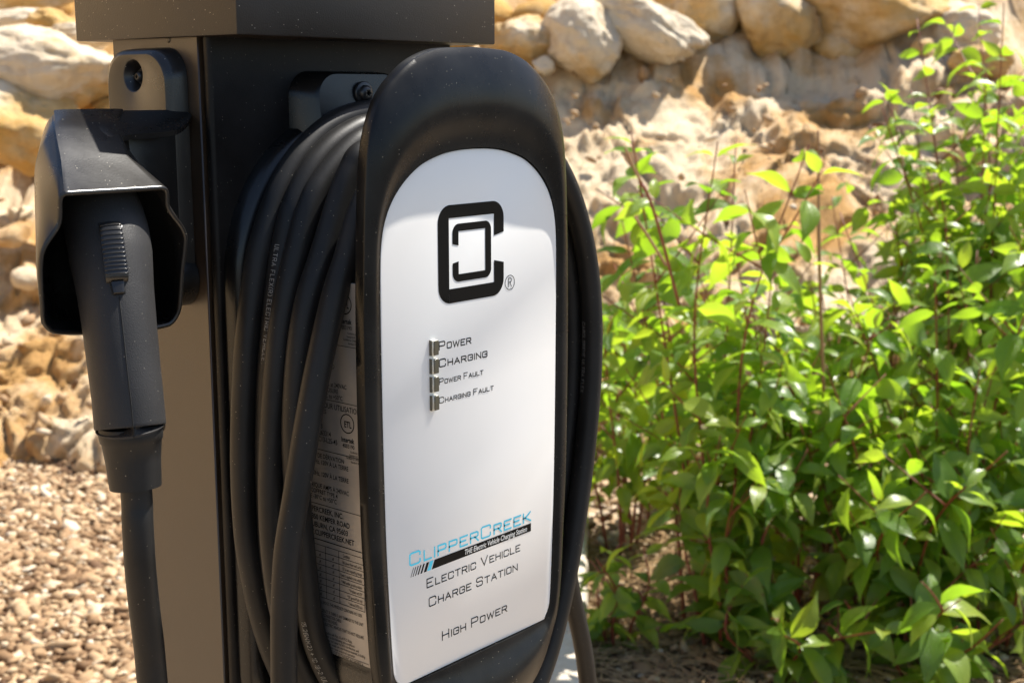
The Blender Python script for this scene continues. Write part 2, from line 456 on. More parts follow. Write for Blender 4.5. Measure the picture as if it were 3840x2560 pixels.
def bank_top(x):
    t = min(1, max(0, (x + 2.1) / 2.1)); t = t * t * (3 - 2 * t)
    return 0.78 + 0.56 * t + 0.5 * max(0, min(1.5, -x - 3.0))
def bank_pt(x, v):
    """v 0..1 the crumbling face, 1..2 the ledge and slope above"""
    H = bank_top(x)
    if v <= 1:
        d = 4.50 + 1.60 * v ** 1.25 + 0.10 * math.sin(x * 1.7)
        z = H * (v ** 0.95)
    else:
        t = v - 1
        d = 6.10 + 0.10 * math.sin(x * 1.7) + t * 5.0
        z = H + t * 4.2 - 0.04 * math.sin(min(1, t * 6) * math.pi)
    return d, z
def bank_xyz(x, d, z):
    """the bank runs across the view and turns towards the viewer left of the picture"""
    if x < -2.9:
        s = -x - 2.9; r0 = 1.3; r = r0 + d - 4.5; th = s / r0
        if th <= math.pi / 2: x, d = -2.9 - r * math.sin(th), 4.5 - r0 + r * math.cos(th)
        else: x, d = -2.9 - r, 4.5 - r0 - (s - r0 * math.pi / 2)
    return bgp(d, x, z)
def make_bank():
    xs = list(np.concatenate([np.linspace(-14, -3.2, 60, endpoint=False), np.linspace(-3.2, 3.6, 520, endpoint=False), np.linspace(3.6, 14, 60)]))
    vv = list(np.concatenate([np.linspace(-0.02, 1, 120, endpoint=False), np.linspace(1, 2, 50)]))
    vs, fs = [], []
    nx, nv = len(xs), len(vv)
    for v in vv:
        for x in xs:
            d, z = bank_pt(x, max(v, 0))
            if v < 0: z = -0.05
            p = Vector((x, d, z))
            q = Vector((x * 1.0, d * 0.8, z * 0.75))
            q += noise.noise_vector(q * 1.9) * 0.22
            q2 = q + noise.noise_vector(q * 7) * 0.03
            amp = 1.0 if v <= 1 else 0.6
            big = noise.fractal(q * 1.3, .8, 2.1, 3)
            f = .10 * big
            for sc, k, hgt, cr in ((2.3, .55, .17, .05), (5.2, .50, .075, .028), (12.0, .45, .030, .012)):
                qq = q2 * sc
                dd, pp = noise.voronoi(qq)
                p0 = pp[0]
                rv = noise.noise_vector(p0 * 5.1) * 2
                e = min(1, (dd[1] - dd[0]) / .16)
                f += (k * (qq - p0).dot(rv) / sc * .5 + hgt * noise.noise(p0 * 3.7)) * e - cr * (1 - e)
            f += .050 * abs(noise.noise(q2 * 9)) + .026 * abs(noise.noise(q2 * 24)) + .010 * noise.fractal(q2 * 45, .8, 2.2, 3)
            f *= amp * .82
            if v < 0: f *= .2
            nrm = Vector((0, -0.80, 0.60)) if v <= 1 else Vector((0, -0.3, 0.95))
            p += nrm * f
            vs.append(bank_xyz(p.x, p.y, p.z))
    for j in range(nv - 1):
        for i in range(nx - 1):
            fs.append((j * nx + i, j * nx + i + 1, (j + 1) * nx + i + 1, (j + 1) * nx + i))
    me = mesh(vs, fs)
    o = link("rock_bank", me, M['bank'])
    tag(o, kind="structure")
make_bank()

def rock_mesh(seed, sx, sy, sz, sub=4, planes=13, rough=0.06):
    r = random.Random(seed)
    bm = bmesh.new()
    bmesh.ops.create_icosphere(bm, subdivisions=sub, radius=1)
    pl = []
    for i in range(planes):
        n = Vector((r.gauss(0, 1), r.gauss(0, 1), r.gauss(0, 1))).normalized()
        pl.append((n, r.uniform(0.62, 0.95)))
    off = Vector((r.uniform(-50, 50), r.uniform(-50, 50), r.uniform(-50, 50)))
    for v in bm.verts:
        d = v.co.normalized()
        inv = 1.0
        for n, h in pl:
            c = d.dot(n)
            if c > 0.05: inv += (c / h) ** 26
        rad = inv ** (-1 / 26)
        rad *= 1 + rough * noise.fractal(d * 2.2 + off, 0.8, 2.1, 4) * 1.6 + rough * 0.8 * noise.fractal(d * 6 + off, 0.6, 2.2, 6)
        v.co = Vector((d.x * rad * sx, d.y * rad * sy, d.z * rad * sz))
    return bm_mesh(bm, "rock")
BOULDERS = [  # x0, y0, x1, y1 (px of the 2352 px wide view), distance, tilt, label
    (1120, -30, 1262, 46, 6.6, -6, "pale boulder cut by the top of the picture, right of the pedestal cap"),
    (1125, 42, 1282, 152, 6.0, 4, "pale boulder showing just right of the pedestal cap's lower corner"),
    (1258, 14, 1406, 176, 5.9, 8, "upright wedge-shaped boulder with a pale sunlit top and shaded lower face"),
    (1345, -26, 1606, 146, 6.0, -27, "long boulder sloping down to the right with a flat pale top"),
    (1530, -40, 1702, 108, 6.3, -12, "golden boulder with a dark hollow in its top, right of the long sloping boulder"),
    (1690, -55, 1868, 128, 6.2, 5, "blocky orange-yellow boulder between the hollowed one and the widest one"),
    (1846, -70, 2146, 114, 6.2, 2, "widest golden boulder of the top row, above the right half of the bank"),
    (2108, 16, 2272, 138, 6.1, -8, "rounded orange boulder right of the widest boulder"),
    (2150, -50, 2318, 52, 6.7, 4, "pale boulder behind and above the rounded orange one at upper right"),
    (2196, 110, 2318, 178, 5.8, -4, "small white sunlit boulder just left of the tall shrub's top"),
    (2300, -60, 2450, 60, 6.5, 0, "boulder cut by the top right corner of the picture"),
    (2095, 88, 2142, 150, 5.9, 10, "small tan stone wedged under the rounded orange boulder"),
    (1226, 132, 1268, 172, 5.8, 0, "small brown stone in the gap under the pale boulder by the charger's top"),
    (-70, -60, 182, 36, 6.6, 6, "dull olive slab in the top left corner of the picture"),
    (-60, 28, 112, 80, 6.3, 8, "thin flat stone under the olive slab at far left"),
    (76, 30, 160, 92, 6.1, -12, "small rounded tan stone next to the thin flat stone at top left"),
    (128, 52, 262, 104, 5.9, 3, "low pale stone half hidden behind the pedestal cap's left corner"),
    (-70, 82, 272, 234, 5.6, -5, "large flat slab with a white sunlit top and orange front, left of the holster bracket"),
    (-110, 176, 138, 380, 5.4, -10, "big pale boulder with an orange underside at the left edge"),
    (196, 228, 330, 300, 5.7, 5, "pale stone low behind the holster's top"),
]
def make_boulders():
    for i, (x0, y0, x1, y1, d, tilt, lab) in enumerate(BOULDERS):
        d *= 1.05
        sx = (x1 - x0) / 2 / 3090 * d * 1.28
        sz = (y1 - y0) / 2 / 3090 * d * 1.24
        a = abs(math.radians(tilt))
        if tilt < -20: sz *= 0.66; sx *= 1.06
        sy = min(sx, sz * 1.6) * 1.0
        c = atd((x0 + x1) / 2, (y0 + y1) / 2, d)
        o = link("boulder", rock_mesh(100 + i, sx, sy, sz, 5, 11), M['boulder'])
        o.location = c
        o.rotation_euler = (0, 0, YAW - math.pi / 2)
        o.rotation_euler = (Matrix.Rotation(YAW - math.pi / 2, 3, 'Z') @ Matrix.Rotation(-R_(tilt), 3, 'Y')).to_euler()
        tag(o, lab, "boulder", "boulders along the top of the bank")
    # boulders of the same row that stand behind the pedestal or outside the picture
    for k, (x, d, z, s) in enumerate([(-2.75, 6.1, 1.2, .36), (-3.3, 5.6, 1.25, .32), (3.1, 6.0, 1.75, .33), (-.95, 6.1, 1.35, .30), (-.55, 6.2, 1.5, .26), (3.75, 6.1, 1.6, .36)]):
        o = link("boulder", rock_mesh(300 + k, s * 1.3, s, s * .75, 3, 12), M['boulder'])
        o.location = bgp(d, x, z)
        o.rotation_euler = (0, 0, k * 1.3)
        tag(o, "sandstone boulder of the top row " + ["far left of the picture's edge", "farthest left, beyond the next one", "just past the right edge", "hidden behind the pedestal cap's left half", "hidden behind the pedestal cap's right half", "farthest right, past the right edge"][k], "boulder", "boulders out of view on the bank")
    # rubble behind the row, closes the view above it
    vs, fs = [], []
    base = 0
    proto = [rock_mesh(500 + k, 1, .9, .7, 2, 10) for k in range(4)]
    pv = [(np.array([v.co[:] for v in p.vertices]), [tuple(f.vertices) for f in p.polygons]) for p in proto]
    for k in range(620):
        x = rnd.uniform(-9, 9); t = rnd.uniform(0.07, 1) ** 1.2
        d, z = bank_pt(x, 1 + t)
        s = rnd.uniform(.09, .24) * (1 + t * .6)
        V, Fc = pv[k % 4]
        a = rnd.uniform(0, 6.28)
        Rm = np.array(Euler((rnd.uniform(-.4, .4), rnd.uniform(-.4, .4), a)).to_matrix())
        c = np.array(bank_xyz(x, d + .15, z + s * .15))
        W = (V * s * rnd.uniform(.8, 1.2)) @ Rm.T + c
        vs.extend(map(tuple, W)); fs.extend(tuple(i + base for i in f) for f in Fc); base += len(V)
    o = link("rubble", mesh(vs, fs), M['boulder'])
    tag(o, kind="stuff")
make_boulders()

def loose_rocks():
    names = [
        (30, 820, 5.0, 90, 60), (120, 905, 4.95, 60, 40), (20, 985, 4.75, 120, 70), (170, 1010, 4.7, 70, 45),
        (60, 640, 5.2, 80, 60), (30, 540, 5.3, 100, 60), (150, 780, 5.1, 60, 50), (95, 1075, 4.6, 60, 34)]
    labs = ["pale stone in the bank level with the connector handle, at the left edge", "small rounded stone in the bank left of the strain relief",
            "broad tan rock at the foot of the bank, at the left edge", "low rock at the foot of the bank just left of the cable boot",
            "stone in the bank left of the holster mouth's lower half", "flat stone in the bank left of the holster mouth's upper half",
            "small stone in the bank beside the top of the handle's lit part", "small stone where the gravel meets the bank"]
    for k, ((x, y, d, w_, h_), lab) in enumerate(zip(names, labs)):
        sx = w_ / 2 / 3090 * d * .95; sz = h_ / 2 / 3090 * d * .95
        o = link("rock", rock_mesh(700 + k, sx, sx * .8, sz, 3, 10, .07), M['bank'])
        # sit it on the face of the bank
        p = atd(x, y, d)
        o.location = p
        o.rotation_euler = (rnd.uniform(-.3, .3), rnd.uniform(-.3, .3), rnd.uniform(0, 6))
        tag(o, lab, "rock", "rocks fallen on the bank")
loose_rocks()

def scatter(name, pts, size, protos, mat, flatn=1.0):
    """thousands of small pieces as one mesh, each with a tone of its own"""
    rs = np.random.RandomState(3)
    VV, FF, TT = [], [], []
    base = 0
    arrs = []
    for V, Fc in protos: arrs.append((V, np.array(Fc)))
    for k, (p, up) in enumerate(pts):
        V, Fc = arrs[k % len(arrs)]
        s = size * math.exp(rs.normal(0, .33))
        sc = np.array([s * rs.uniform(.8, 1.7), s * rs.uniform(.5, 1.0), s * rs.uniform(.3, .7) * flatn])
        a = rs.uniform(0, 6.283); tx, ty = rs.normal(0, .38, 2)
        Rm = np.array(Euler((tx, ty, a)).to_matrix())
        W = (V * sc) @ Rm.T + np.array(p)
        VV.append(W); FF.append(Fc + base); base += len(V)
        TT.append(np.full(len(V), rs.beta(2.2, 1.7)))
    V = np.concatenate(VV); F = np.concatenate(FF); T = np.concatenate(TT)
    me = bpy.data.meshes.new(name)
    me.vertices.add(len(V)); me.vertices.foreach_set("co", V.ravel().astype(np.float32))
    me.loops.add(F.size); me.loops.foreach_set("vertex_index", F.ravel().astype(np.int32))
    me.polygons.add(len(F)); me.polygons.foreach_set("loop_start", np.arange(0, F.size, 3, dtype=np.int32))
    me.update(calc_edges=True); me.validate()
    at_ = me.attributes.new("tone", 'FLOAT', 'POINT'); at_.data.foreach_set("value", T.astype(np.float32))
    o = link(name, me, mat)
    tag(o, kind="stuff")
    return o
def chip_protos(n=6, sub=1, seed=900):
    out = []
    for k in range(n):
        m_ = rock_mesh(seed + k, 1, 1, 1, sub, 6, .14)
        out.append((np.array([v.co[:] for v in m_.vertices]), [tuple(f.vertices) for f in m_.polygons]))
        bpy.data.meshes.remove(m_)
    return out
def make_gravel():
    pr = chip_protos(8, 1)
    pts = []
    for k in range(17500):      # left of the pedestal, as far as the bank
        d = 2.3 + 2.7 * rnd.random() ** 0.8
        x = rnd.uniform(-0.43, -0.19) * d
        z = 0.004 + 0.022 * rnd.random()
        if d > 4.62: continue
        pts.append((bgp(d, x, z), None))
    for k in range(3500):      # thinner carpet around
        d = rnd.uniform(1.2, 4.8); x = rnd.uniform(-1.0, -.40) * d
        pts.append((bgp(d, x, 0.006 + 0.010 * rnd.random()), None))
    for k in range(4200):      # behind the pedestal
        d = rnd.uniform(1.3, 4.6); x = rnd.uniform(-.19, .02) * d
        pts.append((bgp(d, x, 0.006 + 0.010 * rnd.random()), None))
    for k in range(3600):      # behind and under the shrubs
        d = rnd.uniform(2.4, 4.9); x = rnd.uniform(0.02, .46) * d
        if d < 3.6 and rnd.random() < .85: continue
        z = 0.03 + .012 * rnd.random() + max(0, d - 4.5) * .35
        pts.append((bgp(d, x, z), None))
    scatter("gravel", pts, 0.0152, pr, M['gravel'])
    # crumbs lying on the face of the bank
    pts = []
    for k in range(350):
        x = rnd.uniform(-2.6, 2.9); v = rnd.random() ** 1.3
        d, z = bank_pt(x, v)
        p = bgp(d - .72 * .0, x, z) + Vector((0, 0, .03)) - FH * rnd.uniform(0.0, 0.05)
        pts.append((p, None))
    scatter("stone_crumbs", pts, 0.020, pr, M['gravel'], 1.3)
make_gravel()

def make_litter():
    vs, fs = [], []
    for k in range(4200):
        d = rnd.uniform(2.7, 3.7); x = rnd.uniform(.055, .42) * d
        p = bgp(d, x, rnd.uniform(.018, .045))
        a = rnd.uniform(0, math.pi * 2); L = rnd.uniform(.03, .13); wd = rnd.uniform(.0008, .0028)
        t = Vector((math.cos(a), math.sin(a), rnd.uniform(-.25, .25))) * L
        s = Vector((-math.sin(a), math.cos(a), 0)) * wd
        m_ = p + t * .5 + Vector((0, 0, rnd.uniform(0, .008)))
        b = len(vs)
        up = Vector((0, 0, wd))
        vs += [p - s, p + s, p + up, m_ - s, m_ + s, m_ + up, p + t - s * .5, p + t + s * .5, p + t + up * .5]
        for q in (0, 3):
            fs += [(b + q, b + q + 1, b + q + 4, b + q + 3), (b + q + 1, b + q + 2, b + q + 5, b + q + 4), (b + q + 2, b + q, b + q + 3, b + q + 5)]
    tag(link("straw_litter", mesh(vs, fs), M['straw'], smooth=False), kind="stuff")
    pts = []
    pr = chip_protos(4, 1, 950)
    for k in range(1400):
        d = rnd.uniform(2.6, 3.8); x = rnd.uniform(.05, .42) * d
        pts.append((bgp(d, x, rnd.uniform(.018, .04)), None))
    scatter("soil_pebbles", pts, 0.009, pr, M['gravel'])
make_litter()

def make_kerb():
    A = bgp(0, 0); far = Vector((2.431, 1.546, 0)); near = Vector((1.533, 0.870, 0))
    dirv = (far - near).normalized()
    side = Vector((-dirv.y, dirv.x, 0))      # to the left, seen from the camera
    start = near - dirv * 0.95
    t = empty("concrete_kerb", start, "pale pitted concrete kerb strip on the ground behind the charger's lower right", "kerb")
    n = 90
    L = (far - start).length
    prof = [(0.0, -.02), (0.0, .085), (0.006, .097), (.015, .1), (.10, .101), (.20, .101), (.28, .1), (.294, .096), (.30, .085), (.30, -.02)]
    loops = []
    for i in range(n + 1):
        u = i / n
        p = start + dirv * (L * u)
        row = []
        for (a, z) in prof:
            q = p + side * a + Vector((0, 0, z))
            if z > .05:
                nz = noise.fractal(q * 16, .8, 2.1, 4)
                q += Vector((0, 0, 1)) * nz * .003 - side * nz * .003
            row.append(q)
        loops.append(row)
    vs, fs = loft(loops, True, True)
    link("kerb_block", fix(mesh(vs, fs)), M['concrete'], t, 40)
make_kerb()

# ================================================================== SHRUBS
def leaf_mesh(k):
    r = random.Random(40 + k)
    arch = r.uniform(.10, .38); fold = r.uniform(.10, .34); twist = r.uniform(-.35, .35); wid = r.uniform(.34, .50)
    side = r.uniform(-.08, .08)
    nl, nw = 7, 4
    vs, uvs, fs = [], [], []
    for i in range(nl + 1):
        t = i / nl
        hw = wid * .5 * (math.sin(math.pi * t ** 0.72) ** 0.9) if 0 < t < 1 else 0.004
        if i == nl: hw = .004
        if t > .66: hw *= (1 - ((t - .66) / .34) ** 1.2 * .62)
        yy = t * (1 - arch * .25 * t); zz = -arch * t * t + .06 * math.sin(t * 3)
        for j in range(nw + 1):
            s = (j / nw) * 2 - 1
            wav = .018 * math.sin(t * 11 + s * 2 + k)
            x = s * hw + side * math.sin(t * 3.1); z = zz + abs(s) * hw * fold * 1.2 + wav * abs(s)
            tw = twist * t
            vs.append((x * math.cos(tw) - (z - zz) * math.sin(tw), yy, zz + x * math.sin(tw) + (z - zz) * math.cos(tw)))
            uvs.append((.5 + s * .5 * min(1, hw / (wid * .5) + .02), t))
    for i in range(nl):
        for j in range(nw):
            a = i * (nw + 1) + j
            fs.append((a, a + 1, a + nw + 2, a + nw + 1))
    me = mesh(vs, fs, "leaf")
    uvl = me.uv_layers.new(name="UVMap")
    for lp in me.loops: uvl.data[lp.index].uv = uvs[lp.vertex_index]
    me.materials.append(M['leaf'])
    me.shade_smooth()
    return me
LEAVES = [leaf_mesh(k) for k in range(9)]
def frame_mat(p, fwd, up, s, roll=0.0):
    f = fwd.normalized(); x = f.cross(up)
    if x.length < 1e-3: x = f.orthogonal()
    x.normalize(); z = x.cross(f)
    m_ = Matrix(((x.x, f.x, z.x), (x.y, f.y, z.y), (x.z, f.z, z.z))) @ Matrix.Rotation(roll, 3, 'Y')
    return Matrix.Translation(p) @ (m_ * s).to_4x4()
def in_frame(p):
    v = p - CAM; w_ = v.dot(FW)
    if w_ <= 0.1: return False, 99
    x = 1176 + 3090 * v.dot(RT) / w_; y = 784 - 3090 * v.dot(UP) / w_
    return (1290 < x < 2400 and -40 < y < 1620), w_
def make_shrub(seed, d, px, height, nstem, spread, leafsize, label, nside=5, lean=None, density=1.0, cat="shrub"):
    r = random.Random(seed)
    base = bgp(d, px2x(px, d), 0.0)
    root = empty("dogwood_shrub", base, label, cat, "red-stemmed dogwood shrubs")
    leaves = []
    def put_pairs(P, t0, start_ang, size0, n_tip):
        """opposite pairs of leaves along a polyline P"""
        L = [0]
        for a, b in zip(P, P[1:]): L.append(L[-1] + (b - a).length)
        tot = L[-1]
        s = tot * t0; ang = start_ang; 
        step0 = r.uniform(.060, .085) / density
        while s < tot:
            i = max(j for j in range(len(L)) if L[j] <= s); i = min(i, len(P) - 2)
            f = (s - L[i]) / max(1e-6, L[i + 1] - L[i]); p = P[i].lerp(P[i + 1], f)
            t = (P[i + 1] - P[i]).normalized()
            e1 = t.orthogonal().normalized(); e2 = t.cross(e1)
            near = (tot - s) / tot
            for sgn in (0, 1):
                if r.random() < .06: continue
                a = ang + sgn * math.pi + r.uniform(-.3, .3)
                out = e1 * math.cos(a) + e2 * math.sin(a)
                up_t = .15 + .75 * max(0, 1 - near * 6)
                fwd = (out + t * up_t + Vector((0, 0, r.uniform(-.8, .25)))).normalized()
                sz = size0 * r.uniform(.72, 1.22) * (0.62 + .38 * min(1, near * 4.5))
                leaves.append(frame_mat(p + out * .004, fwd, Vector((r.uniform(-.5, .5), r.uniform(-.5, .5), 1)), sz, r.gauss(0, .55)))
            ang += math.pi / 2 + r.uniform(-.2, .2)
            s += step0 * r.uniform(.75, 1.25)
    for k in range(nstem):
        a = 2 * math.pi * (k + r.random() * .8) / nstem
        out = Vector((math.cos(a), math.sin(a), 0))
        if lean: out = (out + lean * 1.0)
        sp = spread * r.uniform(.35, 1.0); h = height * r.uniform(.66, 1.0) * (1.0 if k else 1.0)
        b0 = base + Vector((math.cos(a), math.sin(a), 0)) * r.uniform(.01, .06)
        pts = [b0 + Vector((0, 0, .0)), b0 + out * sp * .22 + Vector((0, 0, h * .3)), b0 + out * sp * .55 + Vector((r.uniform(-.03, .03), r.uniform(-.03, .03), h * .66)), b0 + out * sp + Vector((r.uniform(-.05, .05), r.uniform(-.05, .05), h))]
        P = catmull(pts, 6)
        rr = [.0050 * (1 - .72 * i / (len(P) - 1)) for i in range(len(P))]
        vs, fs = tube(P, rr, 8)
        st = link("stem", mesh(vs, fs), M['stem'], root)
        put_pairs(P, .30 if height > .8 else .14, r.uniform(0, 3), leafsize, 1)
        for q in range(nside):
            t = r.uniform(.25, .92); i = int(t * (len(P) - 2)); p = P[i]
            a2 = r.uniform(0, 6.28); l = height * r.uniform(.14, .34) * (1.15 - t * .5)
            dirv = Vector((math.cos(a2), math.sin(a2), r.uniform(.35, 1.3))).normalized()
            Q = catmull([p, p + dirv * l * .5 + Vector((0, 0, .01)), p + dirv * l + Vector((0, 0, l * .12))], 5)
            vs, fs = tube(Q, [.0026 * (1 - .6 * i / (len(Q) - 1)) for i in range(len(Q))], 6)
            link("twig", mesh(vs, fs), M['stem'], root)
            put_pairs(Q, .22, r.uniform(0, 3), leafsize * .92, 1)
    # the 300 that show largest are leaves of their own, the rest one foliage part
    def rank(m_):
        ok, w_ = in_frame(m_.translation)
        return w_ if ok else 50 + w_
    leaves = [m_ for m_ in leaves if m_.translation.z > 0.015]
    leaves.sort(key=rank)
    inv = Matrix.Translation(-base)
    for i, m_ in enumerate(leaves[:300]):
        o = bpy.data.objects.new("leaf", LEAVES[r.randrange(len(LEAVES))])
        COL.objects.link(o); o.parent = root
        o.matrix_local = inv @ m_
    rest = leaves[300:]
    if rest:
        vs, fs, uvs = [], [], []
        for i, m_ in enumerate(rest):
            me = LEAVES[i % len(LEAVES)]
            b = len(vs)
            vs += [m_ @ v.co for v in me.vertices]
            fs += [tuple(b + q for q in p.vertices) for p in me.polygons]
            l = [None] * len(me.vertices)
            for lp in me.loops: l[lp.vertex_index] = tuple(me.uv_layers[0].data[lp.index].uv)
            uvs += l
        me = mesh(vs, fs)
        uvl = me.uv_layers.new(name="UVMap")
        for lp in me.loops: uvl.data[lp.index].uv = uvs[lp.vertex_index]
        tag(link("foliage", me, M['leaf'], root), kind="stuff")
    return root
SHRUBS = [
    # seed, d, px, height, stems, spread, leaf, label
    (11, 3.05, 1650, 1.22, 8, .24, .112, "dogwood shrub with upright leafy tips in front of the bare bank, middle of the planting"),
    (12, 3.8, 1500, .82, 5, .20, .108, "low dogwood shrub hugging the right side of the coiled cable"),
    (13, 3.9, 2040, 1.06, 7, .34, .108, "dogwood shrub behind, between the middle shrub and the tall one at the right"),
    (14, 3.75, 2290, 1.58, 18, .38, .108, "tallest dogwood shrub, reaching the boulders at the right edge"),
    (15, 3.2, 1880, .92, 8, .30, .112, "dense dogwood shrub in the centre foreground of the planting"),
    (16, 3.2, 2230, 1.12, 9, .32, .110, "leafy dogwood shrub at the right edge in front of the tallest one"),
    (17, 2.95, 1700, .58, 7, .24, .122, "short broad-leaved dogwood shrub low in front, right of the concrete kerb"),
    (18, 3.0, 2080, .70, 9, .32, .120, "short broad-leaved dogwood shrub at the lower right"),
    (19, 2.95, 1440, .30, 4, .07, .085, "small seedling-like dogwood beside the lower right cable and kerb"),
    (20, 2.8, 1850, .24, 7, .22, .110, "lowest dogwood with a few large leaves over the littered soil"),
    (21, 3.0, 2350, .75, 7, .26, .116, "broad-leaved dogwood shrub in the bottom right corner"),
    (22, 4.0, 1740, .92, 6, .30, .104, "dogwood shrub at the back, nearest the foot of the bank"),
    (23, 2.8, 2180, .34, 8, .28, .115, "low spreading dogwood with drooping leaves at the lower right"),
    (24, 3.6, 1450, .92, 5, .16, .104, "slender dogwood half hidden behind the right side of the coiled cable"),
]
for s in SHRUBS:
    make_shrub(*s, nside=3 if s[3] < .5 else 4)
def dry_stems():
    t = empty("dead_stalk", atd(1880, 640, 3.0), "thin dry stalk standing straight up against the bank, right of the middle shrub", "stalk")
    P = catmull([atd(1892, 900, 3.0), atd(1883, 640, 3.0), atd(1880, 480, 3.0), atd(1879, 300, 3.0)], 6)
    t.location = P[0]
    link("stalk", mesh(*tube(P, [.0042] * 12 + [.003] * 7, 8)), M['twig'], t)
    t = empty("dead_twig", atd(1520, 520, 2.8), "slanting bare twig with a red base, left of the middle shrub's top", "twig")
    P = catmull([atd(1560, 700, 2.8), atd(1500, 480, 2.75), atd(1455, 385, 2.75), atd(1436, 340, 2.75)], 6)
    t.location = P[0]
    link("twig_tip", mesh(*tube(P[9:], .0028, 8)), M['twig'], t)
    link("twig_base", mesh(*tube(P[:10], .0032, 8)), M['stem'], t)
    t = empty("dead_twig", atd(1520, 520, 2.6), "short bare twig poking up beside the low left shrub", "twig")
    P = catmull([atd(1530, 610, 2.6), atd(1490, 545, 2.6), atd(1458, 498, 2.6)], 6)
    t.location = P[0]
    link("twig_tip", mesh(*tube(P, .0028, 8)), M['twig'], t)
    t = empty("dead_twig", atd(1900, 1480, 2.9), "forked dry twig lying low at the bottom right", "twig")
    P = catmull([atd(1870, 1510, 2.9), atd(1900, 1440, 2.93), atd(1940, 1400, 2.96), atd(1975, 1392, 2.96)], 6)
    t.location = P[0]
    link("twig_arm", mesh(*tube(P, .0024, 8)), M['twig'], t)
    Q = catmull([atd(1884, 1470, 2.9), atd(1870, 1420, 2.93), atd(1850, 1395, 2.96)], 6)
    link("twig_arm", mesh(*tube(Q, .0018, 8)), M['twig'], t)
dry_stems()

# ================================================================== PEDESTAL
def make_pedestal():
    t = empty("charger_pedestal", (0.123, 0.095, 0), "black powder-coated steel pedestal column with a box-shaped cap", "pedestal")
    box("post_body", .005, .241, .0470, .143, -.02, 1.3345, M['post'], t, .0008, 1)
    vert = lambda e: abs(e.verts[0].co.z - e.verts[1].co.z) > .5
    box("front_panel", .0068, .2392, .0385, .0462, -.02, 1.3345, M['front'], t, .0036, 5, vert, sharp=60)
    cap = box("cap", 0, .246, 0, .180, 1.3335, 1.4185, M['cap'], t, .0012, 2)
    # a rivet dimple under the cap on the left side
    bm = bmesh.new(); bmesh.ops.create_uvsphere(bm, u_segments=14, v_segments=8, radius=.0022)
    for v in bm.verts: v.co = Vector((v.co.x * .35 + .005, v.co.y + .078, v.co.z + 1.3325))
    link("rivet", bm_mesh(bm), M['post'], t)
    box("base_plate", -.03, .276, .01, .178, 0.0, .012, M['post'], t, .001, 1)
make_pedestal()

# ================================================================== CHARGER
CX = .1228
OUT = [(0, 1.3272), (.0227, 1.3264), (.036, 1.3250), (.050, 1.3208), (.0605, 1.3158), (.07, 1.3093), (.0785, 1.3018), (.085, 1.2938), (.0905, 1.2830), (.0945, 1.2715), (.0970, 1.2590), (.0985, 1.2450), (.0998, 1.2290), (.1012, 1.2), (.1022, 1.17), (.1028, 1.13), (.1027, 1.08), (.1016, 1.02), (.1000, .9906), (.0980, .9569), (.0960, .93), (.0925, .91), (.0872, .8975), (.0788, .881), (.069, .868), (.055, .8565), (.038, .848), (.02, .8435), (0, .842)]
INN = [(0, 1.2622), (.0125, 1.2619), (.0265, 1.2605), (.0393, 1.2576), (.0515, 1.2535), (.0625, 1.2470), (.072, 1.2388), (.0795, 1.2290), (.0845, 1.2180), (.0872, 1.206), (.0882, 1.193), (.0886, 1.175), (.0888, 1.14), (.0886, 1.08), (.0876, 1.02), (.0862, .98), (.0846, .945), (.0832, .925), (.0822, .9185), (.0796, .9130), (.0755, .9098), (.071, .9085), (0, .9085)]
def sym(half):
    pts = catmull([Vector((x, 0, z)) for x, z in half], 4)
    pts = [Vector((max(p.x, 0), 0, p.z)) for p in pts]
    return pts + [Vector((-p.x, 0, p.z)) for p in reversed(pts[1:-1])]
def radial(loop, c, angs):
    out = []
    n = len(loop)
    for a in angs:
        dx, dz = math.sin(a), math.cos(a)
        best = 0
        for i in range(n):
            p, q = loop[i], loop[(i + 1) % n]
            ex, ez = q.x - p.x, q.z - p.z
            den = dx * ez - dz * ex
            if abs(den) < 1e-12: continue
            px, pz = p.x - c[0], p.z - c[1]
            t = (px * ez - pz * ex) / den
            u = (px * dz - pz * dx) / den
            if -1e-6 <= u <= 1 + 1e-6 and t > best: best = t
        out.append(best)
    return out
FY = -.088
